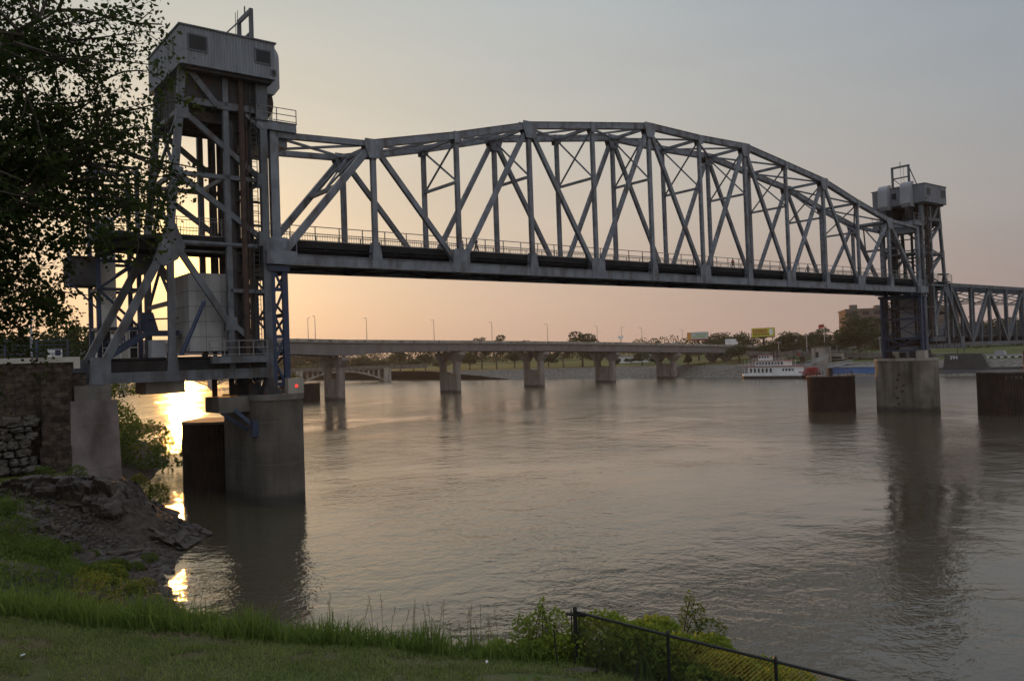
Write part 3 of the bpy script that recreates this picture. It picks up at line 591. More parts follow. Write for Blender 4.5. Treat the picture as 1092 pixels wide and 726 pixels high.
    ring = fold((u0, v0), (u1, v0), 0, -1, 30) + fold((u1, v0), (u1, v1), 1, 0, 36) + fold((u1, v1), (u0, v1), 0, 1, 30) + fold((u0, v1), (u0, v0), -1, 0, 36)
    L_ = len(ring); top = lambda u, v: 37.5 + .2 * (1 - abs(v - 3) / 4.5)
    m.add([(a, b, 34.56) for a, b in ring] + [(a, b, 37.5) for a, b in ring], [(k, (k + 1) % L_, L_ + (k + 1) % L_, L_ + k) for k in range(L_)] + [tuple(range(L_))])
    house = P('machinery_house', m, SIDING)
    m = MB(fn); m.box(u0 - .12, u1 + .12, v0 - .12, v1 + .12, 37.5, 37.62)
    m.add([(u0 - .1, v0 - .1, 37.62), (u1 + .1, v0 - .1, 37.62), (u1 + .1, v1 + .1, 37.62), (u0 - .1, v1 + .1, 37.62), (u0 - .1, 3, 37.72), (u1 + .1, 3, 37.72)], [(0, 1, 5, 4), (3, 4, 5, 2), (0, 4, 3), (1, 2, 5), (0, 3, 2, 1)])
    m.build('roof', STEEL_T, house)
    for (a, b, za, zb) in ((-7.25, -5.95, 35.75, 36.85), (-2.0, -.85, 35.75, 36.75), (-.8 + .1, -.45, 34.95, 35.25)):
        m = MB(fn); m.box(a - .1, b + .1, v0 - .1, v0 - .05, za - .1, za); m.box(a - .1, b + .1, v0 - .1, v0 - .05, zb, zb + .1); m.box(a - .1, a, v0 - .1, v0 - .05, za, zb); m.box(b, b + .1, v0 - .1, v0 - .05, za, zb)
        w = m.build('window', STEEL_T, house); m = MB(fn); m.box(a, b, v0 - .075, v0 - .055, za, zb); m.build('pane', DARKWIN, w)
    for (a, b) in ((.2, 1.4), (4.6, 5.8)):
        m = MB(fn); x = u0 - .05; m.box(x - .05, x, a - .1, b + .1, 35.6, 35.7); m.box(x - .05, x, a - .1, b + .1, 36.7, 36.8); m.box(x - .05, x, a - .1, a, 35.7, 36.7); m.box(x - .05, x, b, b + .1, 35.7, 36.7)
        w = m.build('window', STEEL_T, house); m = MB(fn); m.box(x - .03, x - .01, a, b, 35.7, 36.7); m.build('pane', DARKWIN, w)
    m = MB(fn); x = u1 + .05; m.box(x, x + .05, 3.3, 4.0, 35.7, 36.7); m.build('pane', DARKWIN, house)
    for a, b in ((.45, 2.1), (4.3, 5.95)):             # rounded sheave hoods on the span side
        m = MB(fn); pr = [(u1 - .4, 34.0), (u1 - .4, 38.25)] + [(u1 + 1.15 * math.sin(t), 37.1 + 1.15 * math.cos(t)) for t in np.linspace(0, math.pi / 2, 9)] + [(u1 + 1.15, 34.6), (u1 + .7, 34.0)]
        m.slab(pr, a, b); m.build('sheave_hood', TILE_G, house)
    for y in (1.3, 5.1):
        m = MB(fn); m.disc((-1.6, y, 33.4), 2.0, .55); m.disc((-1.6, y, 33.4), .5, .9); P('sheave', m, STEEL_D)
        m = MB(fn)
        for k in range(4):
            yy = y - .3 + k * .2; m.tube((.15, yy, 31.4), (.32, yy, 33.2), .03, 5); m.tube((-3.55, yy, 18.7), (-3.55, yy, 33.3), .035, 5); m.tube((-3.35, yy, 18.7), (-3.4, yy, 33.3), .035, 5)
        P('hoist_cable', m, CABLE)
    # guides, ladders, conduits
    m = MB(fn); m.tube((-2.95, -.45, 11.2), (-2.95, -.45, 34.5), .24, 10); m.tube((-2.55, -.42, 12), (-2.55, -.42, 33), .08, 6); P('guide_pipe', m, STEEL_R)
    m = MB(fn)
    for y, u in ((.2, -3.5), (.2, -2.1), (5.8, -3.5), (5.8, -2.1), (1.0, -2.3), (5.0, -2.3), (-.1, -3.75), (1.6, -1.7), (2.2, -2.75), (3.8, -3.1), (4.4, -1.75), (6.0, -2.7), (.5, -3.15)): m.box(u - .14, u + .14, y - .12, y + .12, 12.2, 31)
    for z in np.arange(13.2, 31, 1.9): m.box(-3.6, -1.3, .12, .3, z, z + .16); m.box(-2.4, -2.2, .2, 5.8, z + .4, z + .55)
    P('guide_rail', m, STEEL_D)
    m = MB(fn)
    for x in (-2.25, -1.8): m.box(x - .025, x + .025, -.62, -.57, 12.3, 33.9)
    for z in np.arange(12.6, 33.8, .4): m.box(-2.25, -1.8, -.61, -.58, z, z + .04)
    for z in np.arange(22.5, 33.5, 1.1):
        ring = [(-2.02 + .38 * math.cos(a), -.6 - .38 + .38 * math.sin(a), z) for a in np.linspace(0, 2 * math.pi, 9)]; m.path(ring, .022, 4)
    P('ladder', m, CABLE)
    m = MB(fn)
    for x, y in ((-7.9, 2.2), (-7.9, 3.0)): m.box(x - .03, x + .03, y - .03, y + .03, 12.2, 33)
    for z in np.arange(12.5, 32.8, .45): m.box(-7.92, -7.88, 2.2, 3.0, z, z + .05)
    P('caged_ladder', m, CABLE)
    # landing beside the front column
    m = MB(fn); m.box(-6.0, -1.7, -1.25, -.65, 11.55, 12.1); P('landing', m, STEEL_T)
    m = MB(fn); rail(m, -6.2, -1.6, -1.2, 12.1, 1.2, 1.15, .03); P('landing_railing', m, RAIL)
    # roof mast: frame across the bridge with a back stay
    m = MB(fn)
    for y in (1.4, 4.2): m.box(-1.35, -1.05, y - .15, y + .15, 37.6, 41.3)
    m.box(-1.33, -1.07, 1.5, 4.1, 41.0, 41.3); m.box(-1.28, -1.1, 1.5, 4.1, 39.2, 39.4); m.beam((-1.2, 4.1, 39.3), (-1.2, 2.4, 37.7), .1, .1, (1, 0, 0))
    m.beam((-1.2, 1.4, 41.1), (-4.2, 1.4, 37.8), .12, .12); m.tube((-1.2, 2.8, 41.3), (-1.2, 2.8, 42.0), .06, 6)
    for y in (2.6, 3.1): m.tube((-1.9, y, 37.7), (-1.9, y, 41.4), .03, 5)
    P('roof_mast', m, STEEL_T)
    if not far:
        m = MB(fn); m.box(-10.3, -7.4, 1.2, 4.4, 9.35, 10.3); P('hung_box', m, CONC_L)
        m = MB(fn); m.tube((-8.1, -.5, 12.3), (-6.3, -.5, 16.4), .16, 8); P('strut', m, BLUE)
        m = MB(fn); m.box(-9.9, -8.9, .9, 1.9, 12.15, 13.5); P('cabinet', m, TILE_G)
    return t
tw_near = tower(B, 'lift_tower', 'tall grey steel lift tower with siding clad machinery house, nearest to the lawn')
tw_far = tower(BM, 'lift_tower', 'smaller looking grey lift tower at the far end of the truss span', True)
if True:
    m = MB(BM); m.box(-10.2, -8.0, -.4, .6, 22.9, 23.1); m.build('side_platform', STEEL_T, tw_far); m = MB(BM); m.box(-9.4, -7.6, -.9, .4, 21.5, 21.7); m.build('side_platform', STEEL_T, tw_far)

# ------------------------------------------------------------------ blue trestles that carry the span ends
def trestle(fn, label):
    t = thing('support_trestle', label, 'support frame', fn(0, 3, 8.9))
    for u in (-.75, .35):
        for v in (-.3, 6.3):
            m = MB(fn); m.box(u - .2, u + .2, v - .18, v + .18, 8.95, 19.45); m.box(u - .24, u + .24, v - .2, v - .182, 8.95, 19.45); m.build('leg', BLUE, t)
    m = MB(fn)
    for v in (-.3, 6.3):
        for k in range(5):
            z0, z1 = 9.6 + k * 1.95, 9.6 + (k + 1) * 1.95
            a, b = (-.62, .22) if k % 2 else (.22, -.62)
            m.beam((a, v, z0), (b, v, z1), .18, .14); 
            if k in (0, 2, 4): m.beam((-.55, v, z0 + .1), (.15, v, z0 + .1), .3, .2)
    for u in (.35,):
        for z in (10.2, 12.2, 15.4, 18.9): m.beam((u, -.12, z), (u, 6.12, z), .32, .22, (1, 0, 0))
        for z0, z1 in ((10.2, 12.2), (12.2, 15.4), (15.4, 18.9)):
            m.beam((u, -.1, z0), (u, 6.1, z1), .16, .14, (1, 0, 0)); m.beam((u + .17, 6.1, z0), (u + .17, -.1, z1), .16, .14, (1, 0, 0))
    m.build('bracing', BLUE, t)
    m = MB(fn); m.box(-1.1, .7, -.7, 6.7, 19.0, 19.45); m.build('cap_beam', BLUE, t)
    return t
trestle(B, 'narrow blue braced frame under the near end of the truss span')
trestle(BM, 'wide looking blue cross braced frame standing on the far concrete pier')

# ------------------------------------------------------------------ river piers
def stadium(cu, r, va, vb, n=18):
    out = [(cu + r * math.cos(a), va + r * math.sin(a)) for a in np.linspace(math.pi, 2 * math.pi, n)]
    return out + [(cu + r * math.cos(a), vb + r * math.sin(a)) for a in np.linspace(0, math.pi, n)]
def pier(fn, label, near):
    t = thing('bridge_pier', label, 'pier', fn(-1.05, 3, 0))
    m = MB(fn); m.prism(stadium(-.55, 2.15, .0, 6.0), -3, 8.45); m.build('shaft', CONC_FAR if not near else CONC_PIER, t)
    m = MB(fn); m.prism(stadium(-.55, 2.25, .0, 6.0), 8.45, 8.9); m.build('coping', CONC_D if near else CONC, t)
    for z in (1.6, 3.3, 5.0, 6.7): m = MB(fn); m.prism(stadium(-.55, 2.156, .0, 6.0), z, z + .035); m.build('form_line', CONC_D, t)
    m = MB(fn)
    for v in (-.3, 6.3):
        m.box(-1.9, -.4, v - .8, v + .8, 8.9, 9.25); m.slab([(-1.8, 9.25), (-.5, 9.25), (-.9, 10.2), (-1.4, 10.2)], v - .5, v + .5)
    for u, v, h in ((-2.1, .9, 1.0), (-2.2, 2.5, 1.3), (-1.9, 4, .9)): m.box(u - .5, u + .5, v - .5, v + .5, 8.9, 8.9 + h)
    for u in ((-4.6, -3.2) if near else (-2.4,)): m.box(u - .17, u + .17, 2.6, 2.95, 8.87, 10.4)
    m.build('bearing', STEEL_D, t)
    m = MB(fn); m.box(.1, 1.45, -1.1, .2, 8.9, 10.15); m.build('light_box', CONC, t)
    if near:
        m = MB(fn); m.prism([(u, -1.27 + .0) for u in ()] or [(.62 + .13 * math.cos(a), .0 + .13 * math.sin(a)) for a in np.linspace(0, 2 * math.pi, 9)[:-1]], 9.5, 9.75) if False else m.box(.72, .9, -1.16, -1.1, 9.42, 9.6)
        m.build('signal_lamp', emis('red signal light', (1, .03, .02), 2.5), t)
        m = MB(fn); m.box(-5.2, -2.3, .1, 3.4, 7.6, 8.85); m.build('ledge', CONC_D, t)
        m = MB(fn); m.beam((-4.9, .5, 7.6), (-2.8, .5, 6.1), .22, .2); m.beam((-4.0, .0, 7.8), (-2.6, -.5, 6.4), .3, .25); m.box(-2.9, -2.45, -1.0, -.4, 5.6, 6.9); m.build('bracket', BLUE, t)
        m = MB(fn)
        for k in range(12): z = .6 + k * .62; m.box(1.55, 1.8, .7, 1.1, z, z + .06)
        m.build('rung', CABLE, t)
    else:
        m = MB(fn)
        for z, y in ((1.2, 3.4), (2.2, 3.6), (3.3, 2.7), (4.3, 2.5), (5.2, 3.5), (6.1, 3.2), (3.9, 3.7)): m.box(1.55, 1.72, y - .2, y + .2, z, z + .28)
        m.build('rung', STEEL_D, t)
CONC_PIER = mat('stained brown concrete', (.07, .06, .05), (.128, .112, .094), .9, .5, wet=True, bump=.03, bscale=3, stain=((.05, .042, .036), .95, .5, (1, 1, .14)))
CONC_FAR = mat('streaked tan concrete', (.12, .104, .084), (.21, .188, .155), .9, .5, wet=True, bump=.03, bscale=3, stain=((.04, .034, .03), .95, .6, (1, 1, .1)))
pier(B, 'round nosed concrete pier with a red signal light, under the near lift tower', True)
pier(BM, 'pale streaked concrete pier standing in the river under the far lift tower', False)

def cell(cu, cv, r, h, label, plant=False):
    c = B(cu, cv, 0); t = thing('sheet_pile_cell', label, 'pier fender', c); m = MB(ident); n = 72; poly = []
    for k in range(n):
        for s, o in ((0, 0), (.3, 0), (.5, -.16), (.8, -.16)):
            a = 2 * math.pi * (k + s) / n; poly.append((c[0] + (r + o) * math.cos(a), c[1] + (r + o) * math.sin(a)))
    m.prism(poly, -3, h); m.build('sheet_wall', SHEET, t)
    m = MB(ident); m.prism([(c[0] + (r + .12) * math.cos(a), c[1] + (r + .12) * math.sin(a)) for a in np.linspace(0, 2 * math.pi, 49)[:-1]], h + .004, h + .22); m.build('cap', CONC_D, t)
    return t, c
cell(-.6, 12.6, 3.75, 6.15, 'dark rusty sheet pile cell just behind the near concrete pier')
tB, cB = cell(107.0, 14.9, 3.95, 6.0, 'rusty round sheet pile cell left of the far concrete pier')
m = MB(ident)
for k, a in enumerate(np.linspace(0, 2 * math.pi, 13)[:-1]):
    p = (cB[0] + 3.6 * math.cos(a), cB[1] + 3.6 * math.sin(a)); m.box(p[0] - .05, p[0] + .05, p[1] - .05, p[1] + .05, 6.2, 7.0)
m.box(cB[0] - 1.6, cB[0] - .9, cB[1] - 3.4, cB[1] - 2.8, 6.2, 7.6); m.build('mooring_post', STEEL_D, tB)
tC, cC = cell(111.3, -12.6, 4.6, 6.35, 'dark sheet pile cell with faded white lettering at the right edge')
def text(s, loc, size, m, parent, rot, name='lettering', ext=.01):
    cu = bpy.data.curves.new(name, 'FONT'); cu.body = s; cu.size = size; cu.extrude = ext; cu.align_x = 'CENTER'
    tmp = bpy.data.objects.new(name, cu); COL.objects.link(tmp); cu.materials.append(m); me = bpy.data.meshes.new_from_object(tmp.evaluated_get(bpy.context.evaluated_depsgraph_get())); bpy.data.objects.remove(tmp)
    o = bpy.data.objects.new(name, me); COL.objects.link(o); o.rotation_euler = rot
    if parent: o.parent = parent; loc = tuple(V3(loc) - parent_loc(parent))
    o.location = loc; return o
FADED = mat('faded white lettering', (.13, .13, .13), (.2, .2, .2), .8, 3)
a = math.atan2(0 - cC[1], 0 - cC[0]) ; 
for k, ch in enumerate('START+'):
    aa = a - .12 + (k * .14 + (.1 if k == 5 else 0)); text(ch, (cC[0] + 4.64 * math.cos(aa), cC[1] + 4.64 * math.sin(aa), 5.5), .6, FADED, tC, (math.pi / 2, 0, aa + math.pi / 2))
# tall rusty steel post on that cell
m = MB(ident); q = (cC[0] + 1.9, cC[1] - 2.2); m.box(q[0] - .75, q[0] + .75, q[1] - .75, q[1] + .75, 6.6, 9.6); 
PB = m.build('mooring_block', mat('orange rusty steel', (.17, .09, .05), (.24, .13, .08), .8, .8)); tag(PB, 'orange rusty steel block standing on the dark cell at the right edge', 'mooring block')

# ------------------------------------------------------------------ approach truss beyond the far tower
ap = thing('approach_truss', 'lower grey lattice truss span running off the right edge of the picture', 'bridge', B(121, 0, 11))
AP0, APN, ALN = 121.0, 7.55, 8
for v in (0, 6):
    m = MB(); m.box(AP0 - 2, AP0 + ALN * APN, v - .25, v + .25, 10.6, 11.25); m.build('bottom_chord', STEEL_T, ap)
    m = MB(); m.box(AP0 - .5, AP0 + ALN * APN, v - .28, v + .28, 20.9, 21.5); m.build('top_chord', STEEL_T, ap)
    for k in range(ALN + 1):
        u = AP0 + k * APN; m = MB(); m.member((u, v, 11.2), (u, v, 20.95), .5, .45, .8, .42); m.build('vertical', STEEL_T, ap)
        if k < ALN:
            a, b = ((u, 20.9), (u + APN, 11.1)) if k % 2 == 0 else ((u, 11.1), (u + APN, 20.9))
            m = MB(); m.member((a[0], v, a[1]), (b[0], v, b[1]), .55, .45, .8, .42); m.build('diagonal', STEEL_T, ap)
            m = MB(); c = (u + APN / 2); m.member((c, v, 11.2), (c, v, 16), .35, .4, .8, .4); m.build('sub_vertical', STEEL_T, ap)
m = MB()
for k in range(ALN + 1):
    u = AP0 + k * APN; m.beam((u, 0, 21), (u, 6, 21), .3, .3, (1, 0, 0)); m.beam((u, 0, 20.7), (u, 6, 18.6), .16, .16, (1, 0, 0)); m.beam((u + .2, 6, 20.7), (u + .2, 0, 18.6), .16, .16, (1, 0, 0)); m.beam((u, 0, 18.5), (u, 6, 18.5), .2, .2, (1, 0, 0))
    if k < ALN: m.beam((u, 0, 21.1), (u + APN, 6, 21.1), .2, .2, (0, 0, 1)); m.beam((u, 6, 21.05), (u + APN, 0, 21.05), .2, .2, (0, 0, 1))
m.build('lateral_bracing', STEEL_T, ap)
m = MB(); m.box(AP0 - 2, AP0 + ALN * APN, .3, 5.7, 12.0, 12.3); 
for k in range(ALN * 2 + 1): u = AP0 + k * APN / 2; m.box(u - .15, u + .15, .3, 5.7, 10.9, 12.0)
m.build('floor', STEEL_D, ap)
m = MB(); rail(m, AP0 - 2, AP0 + ALN * APN, .5, 12.3, 1.3, 1.9, .035); rail(m, AP0 - 2, AP0 + ALN * APN, 5.5, 12.3, 1.3, 1.9, .035); m.build('railing', BLUE, ap)
def plain_pier(cu, h, label):
    t = thing('bridge_pier', label, 'pier', B(cu, 3, 0)); m = MB(); m.prism(stadium(cu, 1.8, .6, 5.4), -3, h); m.build('shaft', CONC, t); m = MB(); m.prism(stadium(cu, 2.0, .6, 5.4), h + .003, h + .5); m.build('coping', CONC, t)
plain_pier(AP0 + ALN * APN - 1, 10.0, 'pale pier carrying the far end of the lattice approach truss')
# elevator shaft on the far side
t = thing('elevator_shaft', 'pale lift shaft seen through the blue frame at the far tower', 'elevator', BM(-4, 3, 8.9)); m = MB(BM); m.box(-3.0, -1.7, 1.4, 4.6, 9.0, 19.0); m.build('shaft_panel', TILE_G, t)
m = MB(BM)
for z in (11.5, 14, 16.5): m.box(-3.05, -1.66, 1.36, 4.64, z - .05, z + .05)
m.build('trim', BLUE, t)
# ------------------------------------------------------------------ far road bridge
RX, RY, RTH, RS = -52.174, 263.8, .862, 39.608
DX_, DY_ = math.sin(RTH), math.cos(RTH)
def RB(s, w, z):
    w = w - 7
    return (RX + DX_ * s - DY_ * w, RY + DY_ * s + DX_ * w, z)
def RBW(w, s, z): return RB(s, w, z)
KT = [-5, -.54, -.13, 1, 2, 3, 4, 5.06, 6.3, 8, 11, 30]; ZT = [19.6, 19.3, 18.8, 18.0, 17.2, 16.3, 15.2, 14.0, 12.6, 11.2, 10.6, 12.5]
KB = [-5, -2.6, -2.0, -1.2, -.54, -.13, .35, 1, 2, 3, 4, 5.06, 6.3, 8, 11, 30]; ZB = [16, 15.5, 14, 15.4, 14.7, 13.8, 14.7, 14.4, 13.6, 12.5, 11.3, 10.2, 9.2, 8.2, 7.9, 9.5]
tz = lambda k: float(np.interp(k, KT, ZT)); bz = lambda k: float(np.interp(k, KB, ZB))
CONC_G = mat('lavender grey girder concrete', (.135, .125, .122), (.18, .168, .164), .85, .3, stain=((.12, .11, .105), .7, .4, (1, 1, .15)))
rbt = thing('road_bridge', 'long pale concrete road bridge low across the river in the distance', 'bridge', RB(0, 7, 0))
ks = [-5, -4, -3, -2.6, -2.2, -2, -1.8, -1.5, -1.2, -.8, -.54, -.3, -.13, 0, .2, .5, 1, 1.5, 2, 2.5, 3, 3.5, 4, 4.5, 5.06, 5.6, 6.3, 7, 8, 9.5, 11]
CONC_P = mat('pinkish grey concrete', (.19, .16, .14), (.26, .22, .195), .9, .4, wet=True, stain=((.10, .085, .075), .8, .5, (1, 1, .15)))
def strip(nm, w0, w1, zlo, zhi, m_):
    m = MB(RB); pts = []; 
    for k in ks: s = k * RS; pts += [(s, w0, zlo(k)), (s, w1, zlo(k)), (s, w1, zhi(k)), (s, w0, zhi(k))]
    fs = []
    for i in range(len(ks) - 1):
        a = i * 4; b = a + 4
        for j in range(4): fs.append((a + j, a + (j + 1) % 4, b + (j + 1) % 4, b + j))
    fs += [(0, 1, 2, 3), tuple(len(pts) - 4 + i for i in range(4))]
    m.add(pts, fs); return m.build(nm, m_, rbt)
for w in (.7, 5, 9, 13.3): strip('girder', w - .25, w + .25, bz, lambda k: tz(k) - 1.15, CONC_G)
strip('deck', 0, 14, lambda k: tz(k) - 1.15, lambda k: tz(k) - .85, CONC_G)
strip('parapet', 0, .3, lambda k: tz(k) - .85, tz, CONC); strip('parapet', 13.7, 14, lambda k: tz(k) - .85, tz, CONC)
for i, k in enumerate(np.arange(-.5, 5.4, .34)): s = k * RS; m = MB(RB); m.box(s - .08, s + .08, .36, .46, bz(k) + .2, tz(k) - 1.2); m.build('girder_stiffener', CONC_G, rbt)
for k in (-3.2, -2.0, -.14, 1, 2, 3, 4, 5.0, 6.0, 7.2, 8.4):
    s = k * RS; zb = bz(k) - .35; g0 = -3 if k < 4.2 else 3.5
    m = MB(RBW)
    m.slab([(-.4, zb), (-.4, zb - 1.0), (1.75, zb - 3.2), (4.1, zb - 3.4), (5.4, zb - 1.9), (8.6, zb - 1.9), (9.9, zb - 3.4), (12.25, zb - 3.2), (14.4, zb - 1.0), (14.4, zb)], s - 1.25, s + 1.25)
    pr = m.build('pier', CONC_P, rbt)
    for w in (3, 11):
        m = MB(RBW); c = .45; m.prism([(w - 1.2, s - 1.1 + c), (w - 1.2 + c, s - 1.1), (w + 1.2 - c, s - 1.1), (w + 1.2, s - 1.1 + c), (w + 1.2, s + 1.1 - c), (w + 1.2 - c, s + 1.1), (w - 1.2 + c, s + 1.1), (w - 1.2, s + 1.1 - c)], g0, zb - 2.8); m.build('column', CONC_P, pr)
    if k < 4.5: m = MB(RBW); m.box(4.15, 9.85, s - 1.05, s + 1.05, -3, 6.6); m.build('strut_wall', CONC_P, pr)
    m = MB(RBW)
    for w in (.7, 5, 9, 13.3): m.box(w - .35, w + .35, s - .4, s + .4, zb, zb + .45)
    m.build('bearing', STEEL_D, pr)
# sheet pile cell with a bush beside the first road pier
c = RB(-.30 * RS, 16.5, 0); t = thing('sheet_pile_cell', 'dark square cell with a small bush on top beside the first road bridge pier', 'pier fender', c)
m = MB(RB); s = -.30 * RS; m.box(s - 5.2, s + 5.2, 14.6, 22, -3, 5.3); m.build('sheet_wall', SHEET, t); m = MB(RB); m.box(s - 5.4, s + 5.4, 14.4, 22.2, 5.303, 5.6); m.build('cap', CONC, t)
def blob(center, rad, n, surf=.5):
    p = RNG.normal(size=(n, 3)); p = unit(p) * (RNG.random((n, 1)) ** (1 / 3) * (1 - surf) + surf * RNG.uniform(.8, 1.05, (n, 1))); return np.array(center) + p * np.array(rad)
LEAF_FAR = leafmat('hazy green foliage', (.028, .040, .018), (.075, .095, .038), .25)
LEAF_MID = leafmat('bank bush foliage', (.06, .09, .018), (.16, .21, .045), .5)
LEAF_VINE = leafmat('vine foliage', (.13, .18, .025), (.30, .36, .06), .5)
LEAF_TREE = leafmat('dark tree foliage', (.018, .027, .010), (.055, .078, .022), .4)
GRASS = leafmat('green grass', (.08, .13, .025), (.24, .30, .07), .5)
GRASS_LAWN = leafmat('short lawn grass', (.10, .15, .035), (.34, .35, .13), .5, 1.1)
GRASS_DRY = leafmat('dry grass', (.17, .145, .075), (.32, .27, .15), .3)
cz = RB(s - 2, 17, 5.6); b = thing('bush', 'small bush growing on top of the dark cell beside the road bridge', 'bush', cz); m = MB(ident); m.tube(cz, (cz[0], cz[1], 7), .12, 5); m.build('stem', BARK, b); leaves('foliage', np.r_[blob((cz[0], cz[1], 6.9), (2.4, 2.0, 1.4), 500), blob((cz[0] - 1, cz[1], 7.8), (1.2, 1.2, 1.0), 160)], .4, LEAF_MID, b)

# street lamps along the road bridge
def street_lamp(s, w, z, h, label, arm):
    t = thing('street_lamp', label, 'street lamp', RB(s, w, z), 'street lamps along the road bridge')
    m = MB(RB); m.tube((s, w, z), (s, w, z + h), .10, 6, .07); m.build('pole', RAIL, t)
    m = MB(RB); arm *= .45; m.tube((s, w, z + h - .1), (s, w + arm, z + h + .02), .05, 5); m.box(s - .1, s + .1, min(w + arm, w + arm * 1.9), max(w + arm, w + arm * 1.9), z + h - .05, z + h + .1); m.build('lamp_head', RAIL, t)
near_l = ['thin street lamp right beside the blue frame over the first span', 'street lamp above the road bridge, first to the right of its first pier', 'street lamp on the road bridge just left of its second pier', 'street lamp on the road bridge midway between second and third piers', 'street lamp on the road bridge just right of its third pier', 'street lamp on the road bridge just left of its fourth pier', 'street lamp on the road bridge right of its fourth pier', 'street lamp on the road bridge just left of the multicoloured billboard', 'street lamp beside the white truck on the road bridge']
for k, lb in zip((-.29, .17, .84, 1.49, 2.19, 2.89, 3.59, 4.3, 5.2), near_l): s = (k - .1 - .025 * k) * RS; street_lamp(s, .15, tz(k), 7.0 - .15 * k, lb, 1.6)
for k, lb in ((-.36, 'street lamp on the far kerb, leftmost over the road bridge'), (3.3, 'street lamp on the far kerb close to the fourth road pier'), (5.75, 'street lamp on the far kerb over the dark waterside tree')): s = (k + .1 + .02 * k) * RS; street_lamp(s, 13.85, tz(k), 7.2, lb, -1.6)
# sign gantry and truck
t = thing('road_sign', 'small white sign board on a post over the road bridge', 'sign', RB(3.42 * RS, 13, tz(3.42) - .8)); m = MB(RB); s = 3.42 * RS; m.tube((s, 13, tz(3.42) - .8), (s, 13, tz(3.42) + 3.4), .12, 6); m.build('post', RAIL, t)
m = MB(RB); m.box(s - 1.6, s + 1.6, 12.7, 12.82, tz(3.42) + 2.3, tz(3.42) + 3.4); m.build('sign_board', WHITE, t)
k = 5.12; s = k * RS; z = tz(k) - .85; t = thing('box_truck', 'white box truck driving over the right end of the road bridge', 'truck', RB(s, 3, z))
m = MB(RB); m.box(s - 3.4, s + 2.2, 1.8, 4.2, z + .95, z + 3.7); m.build('cargo_box', WHITE, t)
m = MB(RBW); m.slab([(1.9, z + .6), (4.1, z + .6), (4.1, z + 2.5), (1.9, z + 2.5)], s + 2.3, s + 3.6); m.build('cab', WHITE, t); m = MB(RBW); m.box(1.95, 4.05, s + 3.605, s + 3.63, z + 1.5, z + 2.35); m.build('windscreen', DARKWIN, t)
for a in (-2.4, 2.9):
    for w in (2.0, 4.0): m = MB(RB); m.disc((s + a, w, z + .5), .5, .3, 14); m.build('wheel', BLACK, t)
for i, (k, w, mm, lb, h) in enumerate(((4.05, 3, TILE_G, 'grey car on the road bridge over its fifth pier', 1.5),)):
    s = k * RS; z = tz(k) - .85; t = thing('car', lb, 'car', RB(s, w, z)); m = MB(RB); m.slab([(s - 2.2, z + .35), (s + 2.2, z + .35), (s + 2.2, z + .85), (s + 1.2, z + .95), (s + .6, z + h), (s - 1.2, z + h), (s - 2.1, z + .95)], w - .9, w + .9); m.build('body', mm, t)
    for a in (-1.3, 1.3):
        for ww in (w - .8, w + .8): m = MB(RB); m.disc((s + a, ww, z + .33), .33, .2, 12); m.build('wheel', BLACK, t)

# ------------------------------------------------------------------ arched bridge beyond
def AB(s, w, z): q = B(0, 0, 0); return (-137.4 + .93 * s - .367 * w, 500 + .367 * 0 * s + .93 * w + 0.0 * s, z)
t = thing('arch_bridge', 'low brown concrete arch bridge far upstream behind the road bridge', 'bridge', AB(0, 0, 0)); m = MB(AB); m.box(-260, 92, 0, 12, 7.4, 9.0); m.box(-260, 92, -.2, 0, 8.2, 9.8); m.build('deck', CONC_D, t)
for c0 in (-164, -106.5, -49, 8.5 + 0, 66):
    c0 = c0 + 0; m = MB(AB); m.box(c0 - 2.2, c0 + 2.2, -.6, 12.6, -3, 8.2); m.build('pier', CONC, t)
for a, b in ((-164, -106.5), (-106.5, -49), (-49, 8.5), (8.5, 66)):
    a += 2.2; b -= 2.2; n = 24; m = MB(AB); L = b - a
    f = lambda x: .6 + 5.9 * (1 - ((x - (a + b) / 2) / (L / 2)) ** 2)
    up = [(a + L * i / n, f(a + L * i / n) + .9) for i in range(n + 1)]; lo = [(a + L * i / n, f(a + L * i / n)) for i in range(n + 1)]
    for i in range(n): m.slab([lo[i], lo[i + 1], up[i + 1], up[i]], .4, 11.6)
    m.build('arch', CONC, t)
    for i in range(1, 16):
        x = a + L * i / 16; zz = f(x) + .8
        if zz < 7.2 and a > -60: m = MB(AB); m.box(x - .4, x + .4, .6, 11.4, zz, 7.4); m.build('spandrel_column', CONC, t)

